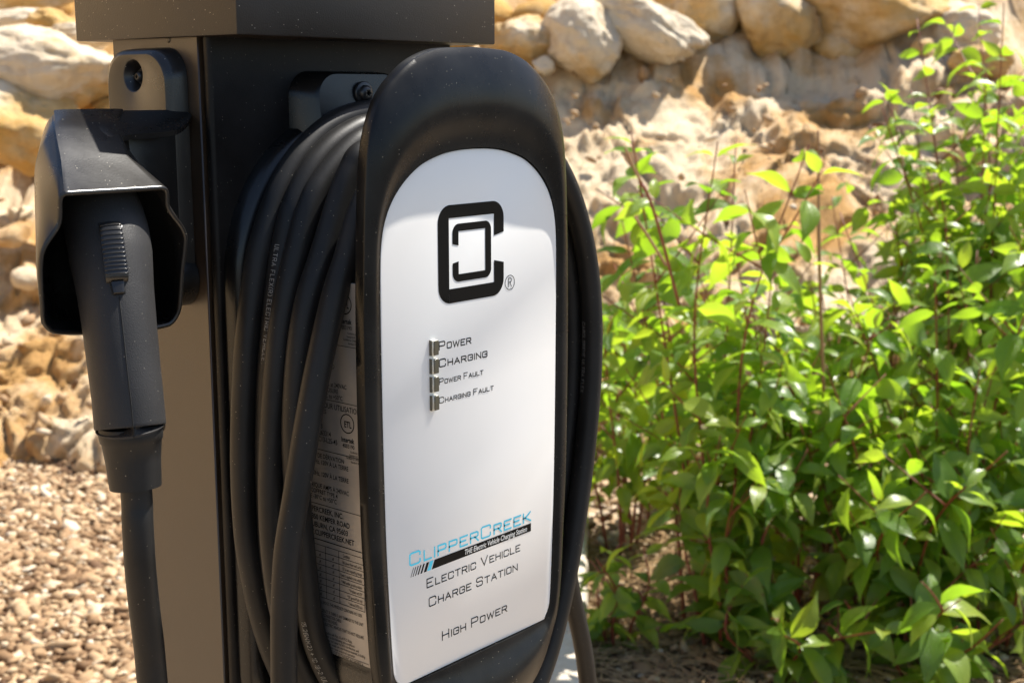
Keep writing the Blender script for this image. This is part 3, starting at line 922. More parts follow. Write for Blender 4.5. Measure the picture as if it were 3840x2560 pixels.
def make_charger():
    t = empty("charging_station", (CX, .04, .84), "black wall-box charger with a tall rounded frame and a white front panel on the pedestal", "charger")
    c = (0, 1.085)
    NA = 360
    # even spacing along the outline
    loopO, loopI = sym(OUT), sym(INN)
    ang = []
    for k in range(NA):
        s = 2 * math.pi * k / NA
        ang.append(math.atan2(math.sin(s) * .42, math.cos(s)))
    ro = radial(loopO, c, ang); ri = radial(loopI, c, ang)
    def ring(rad_fn, y_fn):
        return [Vector((CX + c[0] + math.sin(a) * rad_fn(i, a), y_fn(i, a), c[1] + math.cos(a) * rad_fn(i, a))) for i, a in enumerate(ang)]
    def amp(i):
        gap = ro[i] - ri[i]
        z = c[1] + math.cos(ang[i]) * ri[i]
        tt = max(0.0, min(1.0, (gap - .017) / .045))
        return .0014 + .0078 * tt ** .8 * (1 if z > 1.1 else 1.1)
    def g(u):
        if u < .55: return math.sin(math.pi / 2 * (u / .55)) ** .85
        v = (u - .55) / .45
        return 1 - .80 * (v * v * (3 - 2 * v))
    loops = [ring(lambda i, a: ro[i] - .012, lambda i, a: FY + .0090),
             ring(lambda i, a: ro[i] - .0006, lambda i, a: FY + .0085),
             ring(lambda i, a: ro[i], lambda i, a: FY + .0078),
             ring(lambda i, a: ro[i], lambda i, a: FY + .0012)]
    M_ = 26
    for k in range(M_ + 1):
        u = k / M_
        loops.append(ring(lambda i, a: ro[i] + (ri[i] - ro[i]) * (u * .992 + .008 if k else .004), lambda i, a: FY + (.0004 if k == 0 else 0) - amp(i) * g(u)))
    loops.append(ring(lambda i, a: ri[i] + .0001, lambda i, a: FY + .0012))
    vs, fs = loft(loops, False, False)
    link("frame", fix(mesh(vs, fs)), M['shell'], t, 38)
    # panel
    pl = [ring(lambda i, a: ri[i] - .0009, lambda i, a: FY + .0020), ring(lambda i, a: ri[i] - .0007, lambda i, a: FY + .0001), ring(lambda i, a: ri[i] - .0014, lambda i, a: FY - .0002)]
    vs, fs = loft(pl, True, True)
    panel = link("front_panel", fix(mesh(vs, fs)), M['panel'], t, 30)
    panel["label"] = "white glossy front panel with printed logo and lettering"
    # gap behind panel
    gp = [ring(lambda i, a: ri[i] + .004, lambda i, a: FY + .0030), ring(lambda i, a: ri[i] + .004, lambda i, a: FY + .0022)]
    vs, fs = loft(gp, True, True)
    link("panel_backing", fix(mesh(vs, fs)), M['pcb'], t, 30)
    # housing behind: straight sides, arched top, rounded foot
    def sect(hw, z0, z1, y, zs, rr=.045, n=24):
        out = []
        for k in range(n * 2 + 1):                      # arch, left to right
            a = math.pi - math.pi * k / (2 * n)
            out.append(Vector((CX + hw * math.cos(a), y, zs + (z1 - zs) * math.sin(a))))
        for k in range(13):
            a = -math.pi / 2 * k / 12
            out.append(Vector((CX + hw - rr + rr * math.cos(a), y, z0 + rr + rr * math.sin(a))))
        for k in range(13):
            a = -math.pi / 2 - math.pi / 2 * k / 12
            out.append(Vector((CX - hw + rr + rr * math.cos(a), y, z0 + rr + rr * math.sin(a))))
        return out
    hs = [sect(.0885, .880, 1.241, FY + .0088, 1.165), sect(.0918, .876, 1.243, -.0770, 1.165), sect(.0922, .875, 1.246, .0, 1.165), sect(.094, .873, 1.25, .026, 1.165)]
    vs, fs = loft(hs)
    link("housing", fix(mesh(vs, fs)), M['body'], t, 50)
    fl = [sect(.100, .858, 1.274, .0245, 1.17), sect(.1065, .852, 1.281, .0265, 1.17), sect(.110, .848, 1.285, .032, 1.17), sect(.111, .847, 1.286, .0383, 1.17)]
    vs, fs = loft(fl)
    link("back_flange", fix(mesh(vs, fs)), M['body'], t, 50)
    # mounting tab above, with its screw
    def tab(zt, zb, sign, name):
        L = []
        for (hw, dz, y) in ((.0405, .0, .0165), (.0425, .0012, .0150 + .004), (.050, .0022, .0382)):
            row = []
            rr = .018
            pts = [(-hw, zb)]
            for k in range(9):
                a = math.pi + (-math.pi / 2) * k / 8
                pts.append((-hw + rr + rr * math.cos(a), zt + sign * dz - sign * rr + sign * rr * math.sin(a)))
            for k in range(9):
                a = math.pi / 2 - (math.pi / 2) * k / 8
                pts.append((hw - rr + rr * math.cos(a), zt + sign * dz - sign * rr + sign * rr * math.sin(a)))
            pts.append((hw, zb))
            L.append([Vector((CX + x, y + (.006 * (z - zb) / (zt - zb) - .003 if y < .03 else 0), z)) for x, z in pts])
        vs, fs = loft(L)
        o = link(name, fix(mesh(vs, fs)), M['body'], t, 40)
        return o
    tb = tab(1.3105, 1.262, 1, "mounting_tab")
    tb2 = tab(.828, .870, -1, "mounting_tab")
    screw((CX + .0005, .0165, 1.2975), Vector((0, -1, 0)), tb, recess=True)
    # side rating label
    lx = .0305
    lab = box("rating_label", lx - .0004, lx + .0006, -.0765, .012, .9245, 1.180, M['label'], t, .0003, 1)
    label_text(lx - .0006, lab)
    # lower bracket of the housing
    box("cable_gland", .085, .115, -.03, .0, .825, .876, M['body'], t, .003, 2)
    # prints
    prints(panel)
    for k, (z1, z0) in enumerate([(1.1393, 1.1292), (1.1270, 1.1170), (1.1150, 1.1048), (1.1024, 1.0924)]):
        lt = box("indicator_light", CX - .0446, CX - .0398, FY - .0030, FY - .0001, z0, z1, M['led'], t, .0003, 1)
        box("light_reflection_plate", CX - .0441, CX - .0398, FY - .0040, FY - .0031, z0 + .0002, z1 - .0002, M['lens'], lt, .0003, 1)  # dark plate paints the dark reflection onto the clear front
        box("light_dark_strip", CX - .0452, CX - .0447, FY - .0022, FY - .00005, z0 - .0001, z1 + .0001, M['lens'], lt, .0001, 1)  # thin strip added for the dark left edge
def star_pts(r1, r2, n=6):
    return [(math.cos(math.pi * k / n) * (r1 if k % 2 == 0 else r2), math.sin(math.pi * k / n) * (r1 if k % 2 == 0 else r2)) for k in range(2 * n)]
def screw(c, nrm, parent, recess=False, r=.0056):
    c = Vector(c); nrm = nrm.normalized()
    e1 = nrm.cross(Vector((0, 0, 1))).normalized(); e2 = nrm.cross(e1)
    P = lambda a, b, h: c + e1 * a + e2 * b + nrm * h
    n = 32
    circ = lambda rr, h: [P(rr * math.cos(2 * math.pi * k / n), rr * math.sin(2 * math.pi * k / n), h) for k in range(n)]
    loops = [circ(r * 1.45, -.001), circ(r * 1.45, .0006), circ(r * 1.35, .0011), circ(r * 1.05, .0011), circ(r * 1.0, .0012), circ(r * .97, .0030), circ(r * .75, .0046), circ(r * .5, .0051)]
    vs, fs = loft(loops, True, False)
    o = link("screw", fix(mesh(vs, fs)), M['screw'], parent, 50)
    # torx socket
    rs = []
    for k in range(n):
        a = 2 * math.pi * k / n
        rs.append(r * (.36 + .09 * math.cos(6 * a)))
    lp = [circ(r * .5, .0051), [P(rs[k] * math.cos(2 * math.pi * k / n), rs[k] * math.sin(2 * math.pi * k / n), .0051) for k in range(n)], [P(rs[k] * math.cos(2 * math.pi * k / n), rs[k] * math.sin(2 * math.pi * k / n), .0022) for k in range(n)]]
    vs, fs = loft(lp, False, True)
    link("screw_socket", mesh(vs, fs), M['screw'], o if parent.parent is None else parent, 50)
    return o

# ---- stroke lettering
G = {
 'A': [[(0, 0), (.38, 1), (.76, 0)], [(.14, .34), (.62, .34)]],
 'C': [[(.72, .72), (.72, .9), (.62, 1), (.1, 1), (0, .9), (0, .1), (.1, 0), (.62, 0), (.72, .1), (.72, .28)]],
 'E': [[(.66, 1), (0, 1), (0, 0), (.66, 0)], [(0, .52), (.5, .52)]],
 'F': [[(.66, 1), (0, 1), (0, 0)], [(0, .5), (.5, .5)]],
 'G': [[(.7, .74), (.7, .9), (.6, 1), (.1, 1), (0, .9), (0, .1), (.1, 0), (.6, 0), (.7, .1), (.7, .5), (.36, .5)]],
 'H': [[(0, 0), (0, 1)], [(.7, 0), (.7, 1)], [(0, .5), (.7, .5)]],
 'I': [[(.0, 0), (.0, 1)]],
 'K': [[(0, 0), (0, 1)], [(.68, 1), (.18, .5), (.72, 0)], [(0, .5), (.18, .5)]],
 'L': [[(0, 1), (0, 0), (.62, 0)]],
 'M': [[(0, 0), (0, 1), (.4, .35), (.8, 1), (.8, 0)]],
 'N': [[(0, 0), (0, 1), (.7, 0), (.7, 1)]],
 'O': [[(.1, 0), (0, .1), (0, .9), (.1, 1), (.6, 1), (.7, .9), (.7, .1), (.6, 0), (.1, 0)]],
 'P': [[(0, 0), (0, 1), (.6, 1), (.7, .9), (.7, .55), (.6, .45), (0, .45)]],
 'R': [[(0, 0), (0, 1), (.6, 1), (.7, .9), (.7, .58), (.6, .48), (0, .48)], [(.4, .48), (.72, 0)]],
 'S': [[(.68, .76), (.68, .9), (.58, 1), (.1, 1), (0, .9), (0, .62), (.1, .52), (.58, .52), (.68, .42), (.68, .1), (.58, 0), (.1, 0), (0, .1), (0, .24)]],
 'T': [[(0, 1), (.72, 1)], [(.36, 1), (.36, 0)]],
 'U': [[(0, 1), (0, .1), (.1, 0), (.6, 0), (.7, .1), (.7, 1)]],
 'V': [[(0, 1), (.38, 0), (.76, 1)]],
 'W': [[(0, 1), (.24, 0), (.5, .9), (.76, 0), (1.0, 1)]],
 'X': [[(0, 0), (.7, 1)], [(.7, 0), (0, 1)]],
 '(': [[(.25, 1.05), (0, .75), (0, .25), (.25, -.05)]], ')': [[(0, 1.05), (.25, .75), (.25, .25), (0, -.05)]],
 '1': [[(0, .8), (.2, 1), (.2, 0)]], '2': [[(0, .85), (.12, 1), (.5, 1), (.62, .85), (.62, .6), (0, 0), (.62, 0)]],
 '5': [[(.6, 1), (0, 1), (0, .55), (.5, .55), (.62, .42), (.62, .12), (.5, 0), (0, 0)]], '6': [[(.6, 1), (.15, 1), (0, .85), (0, .12), (.12, 0), (.5, 0), (.62, .12), (.62, .42), (.5, .55), (0, .55)]],
 '8': [[(.12, 0), (0, .12), (0, .42), (.12, .53), (0, .65), (0, .88), (.12, 1), (.5, 1), (.62, .88), (.62, .65), (.5, .53), (.62, .42), (.62, .12), (.5, 0), (.12, 0)], [(.12, .53), (.5, .53)]],
 '.': [[(0, 0), (.08, 0)]], '+': [[(0, .5), (.6, .5)], [(.3, .2), (.3, .8)]], '-': [[(0, .5), (.4, .5)]],
}
def adv(ch):
    if ch == ' ': return .55
    return max(p[0] for l in G[ch] for p in l) + .30
def ribbon(pts, wd):
    """flat stroke with mitred corners; returns (verts2d, faces)"""
    n = len(pts); closed = pts[0] == pts[-1]
    P = [Vector((p[0], p[1])) for p in pts]
    L_, R__ = [], []
    for i in range(n):
        if closed:
            a = P[i - 1] if i > 0 else P[-2]
            b = P[i + 1] if i < n - 1 else P[1]
        else:
            a = P[i - 1] if i > 0 else None
            b = P[i + 1] if i < n - 1 else None
        d1 = (P[i] - a).normalized() if a is not None else None
        d2 = (b - P[i]).normalized() if b is not None else None
        if d1 is None: d1 = d2
        if d2 is None: d2 = d1
        n1 = Vector((-d1.y, d1.x)); n2 = Vector((-d2.y, d2.x))
        m_ = n1 + n2
        m_ = m_.normalized() if m_.length > 1e-4 else n1
        k = wd / 2 / max(.45, m_.dot(n1))
        e = Vector((0, 0))
        if not closed and i == 0: e = -d2 * wd / 2
        if not closed and i == n - 1: e = d1 * wd / 2
        L_.append(P[i] + m_ * k + e); R__.append(P[i] - m_ * k + e)
    vs = L_ + R__
    fs = [(i, n + i, n + i + 1, i + 1) for i in range(n - 1)]
    return vs, fs
class Flat:
    """gathers flat shapes on the front panel (x relative to its centre, z up)"""
    def __init__(s, y): s.v, s.f, s.y = [], [], y
    def add(s, vs, fs):
        b = len(s.v); s.v += [Vector((CX + v[0], s.y, v[1])) for v in vs]; s.f += [tuple(b + i for i in f) for f in fs]
    def poly(s, pts): s.add(pts, [tuple(range(len(pts)))])
    def text(s, txt, x0, x1, z, hbig, hsmall, wd, shear=0.0):
        """small capitals: lower-case letters are drawn as smaller capitals"""
        tot = 0
        for ch in txt:
            h = hsmall if ch.islower() else hbig
            if ch == ' ': h = hsmall
            tot += adv(ch.upper()) * h
        last = txt[-1]; tot -= .30 * (hsmall if last.islower() else hbig)
        k = (x1 - x0 - wd) / tot
        x = x0 + wd / 2
        for ch in txt:
            h = hsmall if (ch.islower() or ch == ' ') else hbig
            if ch != ' ':
                for st in G[ch.upper()]:
                    pts = [(x + a * h * k, z + wd / 2 + b * (h - wd)) for a, b in st]
                    s.add(*ribbon(pts, wd))
            x += adv(ch.upper()) * h * k
    def out(s, name, mat, parent):
        me = mesh(s.v, s.f)
        bm = bmesh.new(); bm.from_mesh(me)
        bmesh.ops.triangulate(bm, faces=bm.faces)
        for f in bm.faces:
            f.normal_update()
            if f.normal.y > 0: f.normal_flip()
        bm.to_mesh(me); bm.free()
        return link(name, me, mat, parent, smooth=False)
def font_mesh(txt, size, xscale=1.0, shear=0.0, bold=0.0):
    cu = bpy.data.curves.new("t", 'FONT'); cu.body = txt; cu.size = size; cu.shear = shear; cu.offset = bold; cu.resolution_u = 3
    ob = bpy.data.objects.new("t", cu); COL.objects.link(ob)
    bpy.context.view_layer.update()
    me = bpy.data.meshes.new_from_object(ob.evaluated_get(bpy.context.evaluated_depsgraph_get()))
    bpy.data.objects.remove(ob); bpy.data.curves.remove(cu)
    vs = [(v.co.x * xscale, v.co.y) for v in me.vertices]; fs = [tuple(p.vertices) for p in me.polygons]
    bpy.data.meshes.remove(me)
    return vs, fs
def arc(cx, cz, r, a0, a1, n=8):
    return [(cx + r * math.cos(R_(a0 + (a1 - a0) * k / n)), cz + r * math.sin(R_(a0 + (a1 - a0) * k / n))) for k in range(n + 1)]
def prints(panel):
    Y = FY - .00035
    # emblem: an outer C-shaped frame and a mirrored inner one
    L = Flat(Y)
    x0, x1, z0, z1, rc = -.0360, .0296, 1.1612, 1.2260, .0115
    X0, X1, Z0, Z1 = -.0255, .0194, 1.1707, 1.2174
    up = [(x1, 1.2046)] + arc(x1 - rc, z1 - rc, rc, 0, 90)
    L.poly([(X1, 1.2026), (x1, 1.2046)] + arc(x1 - rc, z1 - rc, rc, 0, 90) + [(X1 - .002, z1), (X1 - .002, Z1), (X1, Z1)])
    L.poly([(X1 - .002, Z1), (X1 - .002, z1), (X0, z1), (X0, Z1)])
    L.poly([(X0, Z1), (X0, z1)] + arc(x0 + rc, z1 - rc, rc, 90, 180)[1:] + [(x0, Z0 + .004), (X0, Z0 + .004)])
    L.poly([(X0, Z0 + .004), (x0, Z0 + .004)] + arc(x0 + rc, z0 + rc, rc, 180, 270)[1:] + [(X0, z0), (X0, Z0)] if x0 + rc > X0 else [])
    L.poly([(X0, Z0), (X0 + .0001, z0), (X1 - .002, z0), (X1 - .002, Z0)])
    L.poly([(X1 - .002, Z0), (X1 - .002, z0)] + arc(x1 - rc, z0 + rc, rc, 270, 360) + [(x1, 1.1836), (X1, 1.1858), (X1, Z0)])
    a0, a1, b0, b1, r2 = -.0221, .0165, 1.1748, 1.2133, .006
    A0, A1, B0, B1 = -.0162, .0104, 1.1798, 1.2083
    L.poly([(A0, 1.1988), (A0, B1), (A0 + .0002, B1), (A0 + .0002, b1)] + arc(a0 + r2, b1 - r2, r2, 90, 180) + [(a0, 1.2002)])
    L.poly([(A0 + .0002, B1), (A1, B1), (A1, b1), (A0 + .0002, b1)])
    L.poly([(A1, B1)] + [(A1, b1)] + list(reversed(arc(a1 - r2, b1 - r2, r2, 0, 90))) + [(a1, B0), (A1, B0)])
    L.poly([(A1, B0), (a1, B0)] + list(reversed(arc(a1 - r2, b0 + r2, r2, 270, 360)))[1:] + [(A1, b0)])
    L.poly([(A0 + .0002, B0), (A1, B0), (A1, b0), (A0 + .0002, b0)])
    L.poly([(A0, 1.1884), (a0, 1.1874)] + arc(a0 + r2, b0 + r2, r2, 180, 270) + [(A0 + .0002, b0), (A0 + .0002, B0), (A0, B0)])
    L.out("logo", M['ink'], panel)
    T = Flat(Y)
    ring_ = arc(.0361, 1.1686, .0050, 0, 360, 28)
    T.add(*ribbon(ring_, .00055))
    T.add(*ribbon([(.0346, 1.1657), (.0346, 1.1716), (.0368, 1.1716), (.0377, 1.1708), (.0377, 1.1696), (.0368, 1.1688), (.0346, 1.1688)], .00062))
    T.add(*ribbon([(.0361, 1.1688), (.0378, 1.1657)], .00062))
    T.out("registered_mark", M['ink'], panel)
    for txt, xa, xb, z, hb, hs_, wd in [
        ("Power", -.0362, -.0042, 1.1312, .0060, .0046, .00085), ("Charging", -.0362, .0123, 1.1196, .0058, .0046, .00085),
        ("Power Fault", -.0362, .0080, 1.1080, .0044, .0033, .00062), ("Charging Fault", -.0364, .0187, 1.0953, .0044, .0033, .00062),
        ("Electric Vehicle", -.0504, .0477, .9706, .0068, .0053, .00080), ("Charge Station", -.0485, .0448, .9567, .0068, .0053, .00080),
        ("High Power", -.0359, .0330, .9287, .0068, .0053, .00080)]:
        W_ = Flat(Y); W_.text(txt, xa, xb, z, hb, hs_, wd); W_.out("lettering", M['ink'], panel)
    W_ = Flat(Y); W_.text("ClipperCreek", -.0666, .0600, .9903, .0094, .0078, .00125); W_.out("brand_lettering", M['cyan'], panel)
    B = Flat(Y)
    zt, zb, sh = .9888, .9827, .0028
    def sl(xa, xb): B.poly([(xa, zb), (xb, zb), (xb + sh, zt), (xa + sh, zt)])
    B.poly([(-.0452, zb), (.0599, zb), (.0599, zt), (-.0424, zt)])
    for xa, xb in ((-.0656, -.0651), (-.0636, -.0629), (-.0614, -.0605), (-.0590, -.0578), (-.0562, -.0546), (-.0530, -.0504)): sl(xa, xb)
    B.out("banner_bar", M['ink'], panel)
    Cc = Flat(Y); Cc.poly([(-.0496, zb), (-.0462, zb), (-.0434, zt), (-.0468, zt)]); Cc.out("banner_stripe", M['cyan'], panel)
    vs, fs = font_mesh("THE Electric Vehicle Charging Station", .0062, 1.0, .18, .00004)
    wx = max(v[0] for v in vs); k = (.0550 + .0128) / wx
    E_ = Flat(Y - .0002); E_.add([(-.0128 + v[0] * k, .9840 + v[1] * .88) for v in vs], fs); E_.out("banner_lettering", M['white_ink'], panel)
def label_text(X, parent):
    """printed text of the side label: plane X, reading direction -Y"""
    vs_, fs_ = [], []
    yl, yr = .010, -.0755
    def add(v2, f2):
        b = len(vs_); vs_.extend(Vector((X, y, z)) for y, z in v2); fs_.extend(tuple(b + i for i in f) for f in f2)
    def line(txt, yend, z, size, narrow=.8, bold=.00002):
        vs, fs = font_mesh(txt, size, narrow, 0, bold)
        wx = max(v[0] for v in vs)
        add([(yend + (wx - v[0]), z + v[1]) for v in vs], fs)
    def rule(ya, yb, z, th=.0004): add([(ya, z), (yb, z), (yb, z + th), (ya, z + th)], [(0, 1, 2, 3)])
    def badge(yc, zc):
        r = .0062
        pts = [(yc + r * math.cos(2 * math.pi * k / 24), zc + r * math.sin(2 * math.pi * k / 24)) for k in range(25)]
        add(*ribbon(pts, .0007))
        line("ETL", yc - .0040, zc - .0025, .0058, .75, .00012)
    for zc in (1.166, 1.088):
        badge(-.0600, zc)
        line("Intertek", -.0662, zc - .0125, .0046, .8, .0001)
        line("4003190", -.0662, zc - .0163, .0040)
        for q, s in enumerate(("Conforms to UL", "Standard UL 2594", "Certified to CAN/CSA", "Standard 280.13")):
            line(s, -.073, zc - .0190 - q * .0022, .0020, .8)
    rule(yl, yr, 1.1385)
    line("120VAC + GND", -.049, 1.131, .0045); line("208/240VAC + GND", -.049, 1.1225, .0045)
    line("30 AMPS at 240VAC", -.060, 1.1105, .0042); line("TYPE 4 ENCLOSURE", -.052, 1.1065, .0042); line("-30\u00b0C to +50\u00b0C", -.056, 1.1025, .0042)
    rule(yl, yr, 1.1010)
    line("POUR UTILISATION", -.072, 1.0955, .0052); line("VEHICULES", -.040, 1.0915, .0042)
    line("03", -.036, 1.081, .0048); line("263314", -.044, 1.0765, .0048); line("C13-L25-45", -.050, 1.0720, .0048)
    rule(yl, yr, 1.0660)
    line("CIRCUIT DE D\u00c9RIVATION", -.056, 1.0605, .0044); line("Hz, 120V \u00c0 LA TERRE", -.060, 1.0562, .0044); line("60Hz, 120V \u00c0 LA TERRE", -.060, 1.0480, .0044)
    line("\u00c9LECTRIQUE AMPS \u00c0 240VAC", -.060, 1.0395, .0044); line("COFFRET TYPE 4", -.049, 1.0355, .0044); line("DE -30\u00b0C to +50\u00b0C", -.048, 1.0315, .0044)
    rule(yl, yr, 1.0280)
    for q, (s, ye) in enumerate((("CLIPPERCREEK, INC.", -.054), ("11850 KEMPER ROAD", -.060), ("AUBURN, CA 95603", -.058), ("WWW.CLIPPERCREEK.NET", -.064))): line(s, ye, 1.0225 - q * .0054, .0052, .85, .00006)
    rule(yl, yr, 1.0030, .0006)
    # table
    for q in range(9): rule(yl, -.0730, .9995 - q * .0046, .00035)
    for yy in (-.0730, -.049, -.036, -.022, -.008): add([(yy, .9627), (yy + .0004, .9627), (yy + .0004, .9998), (yy, .9998)], [(0, 1, 2, 3)])
    for q, s in enumerate(("Condition", "No power from wall outlet", "EV is not requesting charge", "Power is applied to the vehicle", "* Wall outlet ground problem", "* Problem with EV", "* EV ground fault trip", "* Internal EVSE fault")):
        line(s, -.0715 + (.001 if q else .012), .9962 - q * .0046, .0030, .55)
        if q: line("off", -.0440, .9962 - q * .0046, .0030, .55); line("off", -.0310, .9962 - q * .0046, .0030, .55)
    rows = ["RISK OF ELECTRICAL SHOCK. THIS PRODUCT CONTAINS NO USER", "SERVICEABLE PARTS.", "DO NOT USE THIS PRODUCT IF THERE IS ANY DAMAGE TO THE UNIT", "OR THE EV CHARGE CONNECTOR CABLE.", "AUTOMATIC CCID RESET PROVIDED.", "FOR USE WITH ELECTRIC VEHICLES THAT DO NOT REQUIRE", "VENTILATION."]
    z = .9585
    ends = [-.070, -.030, -.071, -.050, -.046, -.071, -.028]
    for s, ye in zip(rows, ends): line(s, ye, z - .0001, .0030, .62); z -= .0030
    for s, ye in zip(["This device complies with Part 15 of FCC Rules.", "Operation is subject to the following two conditions", "this device may not cause harmful interference, and", "this device must accept any interference received, including", "interference that may cause undesired operation"], [-.060, -.062, -.066, -.072, -.062]): line(s, ye, z, .0027, .7); z -= .0024
    z += .0006; rule(yl, yr, z + .0006, .0003); z -= .0018
    for s, ye in zip(["RISQUE DE CHOC \u00c9LECTRIQUE. NE CONTIENT AUCUNE PI\u00c8CE \u00c0", "R\u00c9PARER PAR L'UTILISATEUR.", "NE PAS UTILISER CE PRODUIT SI L'APPAREIL OU LE C\u00c2BLE VE EST", "ENDOMMAG\u00c9."], [-.070, -.045, -.0735, -.030]): line(s, ye, z, .0028, .6); z -= .0026
    me = mesh(vs_, fs_)
    link("label_print", me, M['ink'], parent.parent, smooth=False)
make_charger()

# ================================================================== COILED CABLE
CR = .0086
def right_side(off, Y):
    pts = [(.238, .842), (.255, .874), (.270, .915), (.282, .96), (.292, 1.01), (.2995, 1.065), (.3005, 1.12), (.294, 1.165), (.280, 1.205), (.258, 1.240), (.228, 1.264)]
    return [Vector((x - off, Y, z)) for x, z in pts]
def loop_path(left, Yl, Yr, off, topdrop):
    """left: traced points from the top down, (px, py) with the depth Yl(t)"""
    n = len(left)
    L = []
    for i, q in enumerate(left):
        Y = Yl[0] + (Yl[1] - Yl[0]) * i / (n - 1)
        if len(q) > 2: Y = q[2]
        L.append(at(q[0], q[1], Y))
    a = L[-1]; b = right_side(off, Yr)
    zb = min(a.z - .05, .80)
    low = [Vector((a.x * .55 + .07 * .45, a.y, zb + .028)), Vector((.105, (a.y * 2 + Yr) / 3, zb)), Vector((.165, (a.y + Yr * 2) / 3, zb - .006)), Vector((.210, Yr, zb + .010))]
    zt = max(L[0].z, 1.268)
    top = [Vector((.19, (Yr + L[0].y) / 2, zt - .004)), Vector((.158, L[0].y, zt))]
    if L[0].x < .105: top.append(Vector((.122, L[0].y, zt - .002)))
    P = L + low + b + top
    return smooth_path(catmull(P, 7, True), 10, True)
def make_coil():
    t = empty("charging_cable", (.12, -.02, .80), "black rubber charging cable wound in loops round the charger's housing", "cable")
    A = [(862, 254), (806, 267), (762, 288), (731, 312), (705, 338), (678, 370), (643, 435), (622, 492), (604, 548), (592, 597), (583, 660), (573, 740), (566, 810), (560, 940), (558, 1040), (560, 1130), (566, 1224), (572, 1271), (581, 1318), (592, 1376), (604, 1423), (622, 1482), (641, 1529), (662, 1580)]
    B = [(850, 288), (806, 305), (764, 333), (733, 365), (711, 397), (690, 439), (668, 495), (650, 580), (640, 650), (630, 740), (622, 831), (617, 913), (615, 1041), (617, 1130), (620, 1224), (628, 1300), (640, 1376), (660, 1450), (690, 1540), (715, 1600)]
    Cc = [(841, 319), (806, 340), (771, 376), (743, 414), (722, 449), (700, 512), (676, 600), (660, 670), (643, 777), (635, 859), (629, 941), (624, 1041), (622, 1130), (625, 1224), (629, 1271), (634, 1318), (643, 1376), (655, 1430), (676, 1500), (705, 1568), (740, 1620)]
    D = [(836, 347), (812, 383), (790, 430), (756, 537), (731, 615), (714, 665), (698, 735), (687, 817), (680, 913), (677, 995), (680, 1090), (688, 1200), (700, 1316), (713, 1430), (734, 1500), (767, 1568), (815, 1620)]
    E = [(890, 372), (858, 425), (822, 502), (798, 590), (777, 650), (759, 718), (740, 804), (724, 880), (713, 940), (703, 995), (685, 1110), (671, 1193), (660, 1263), (655, 1333), (652, 1421), (653, 1544), (664, 1640)]
    paths = []
    for pts, Yl, Yr, off in ((A, (.014, .010), .012, .014), (B, (-.002, -.002), -.004, .010), (Cc, (-.019, -.016), -.020, .008), (D, (-.038, -.032), -.037, .004), (E, (-.060, -.052), -.054, .000)):
        P = loop_path(pts, Yl, Yr, off, 0)
        paths.append(P)
        vs, fs = tube(P, CR, 22, True)
        link("cable_loop", mesh(vs, fs), M['rubber'], t)
    # tail that drops from the loops on the right
    P = smooth_path(catmull([Vector((.300, .012, 1.03)), at(1290, 1200, .02), at(1300, 1290, .022), at(1312, 1359, .024), at(1326, 1422, .025), at(1339, 1484, .026), at(1350, 1568, .028), at(1356, 1700, .03), Vector((.395, .08, .55)), Vector((.36, .10, .30)), Vector((.28, .12, .08)), Vector((.22, .16, .02))], 8), 4)
    vs, fs = tube(P, CR, 20)
    link("cable_tail", mesh(vs, fs), M['rubber'], t)
    # printed wording on the sheath
    cable_print(paths[1], "ULTRA FLEX(R) ELECTRIC VEHICLE", .215, .36, t, 1.20)
    cable_print(paths[3], "15.26MM2) + 1C 18-2 (UL)", 0, 0, t, .955)
    cable_print(paths[4], "CAROLGRENE ULTRA FLEX", 0, 0, t, 1.12, right=True)
def cable_print(P, txt, a, b, parent, ztop, right=False):
    n = len(P)
    # first index whose point reaches ztop on the wanted side
    idx = None
    for i in range(n):
        if (P[i].x > .2) == right and ((P[i].z < ztop) if not right else (P[i].z < ztop)):
            idx = i
            if not right: break
    if idx is None: return
    step = 1 if not right else -1
    vs_, fs_ = [], []
    i = idx; s_acc = 0.0; h = .0030
    x = 0
    def pos(s):
        nonlocal_i = idx; rem = s
        j = idx
        while True:
            k = (j + step) % n
            L = (P[k] - P[j]).length
            if rem <= L: return P[j].lerp(P[k], rem / L), (P[k] - P[j]).normalized()
            rem -= L; j = k
    for ch in txt:
        if ch != ' ':
            for st in G[ch]:
                v2, f2 = ribbon([(p[0] * h * .85, p[1] * h) for p in st], .00036)
                b = len(vs_)
                for v in v2:
                    p, tt = pos(x + v.x)
                    toc = (CAM - p); toc -= tt * toc.dot(tt); toc.normalize()
                    sidev = tt.cross(toc)
                    if right: base_a = -1.05
                    else: base_a = -.75 if parent else 0
                    ang = base_a + (v.y) / CR * 1.0
                    vs_.append(p + (toc * math.cos(ang) + sidev * math.sin(-ang)) * (CR + .00012))
                fs_ += [tuple(b + q for q in f) for f in f2]
        x += adv(ch) * h * .85 * 1.15
    o = link("sheath_print", mesh(vs_, fs_), M['print'], parent, smooth=False)
make_coil()

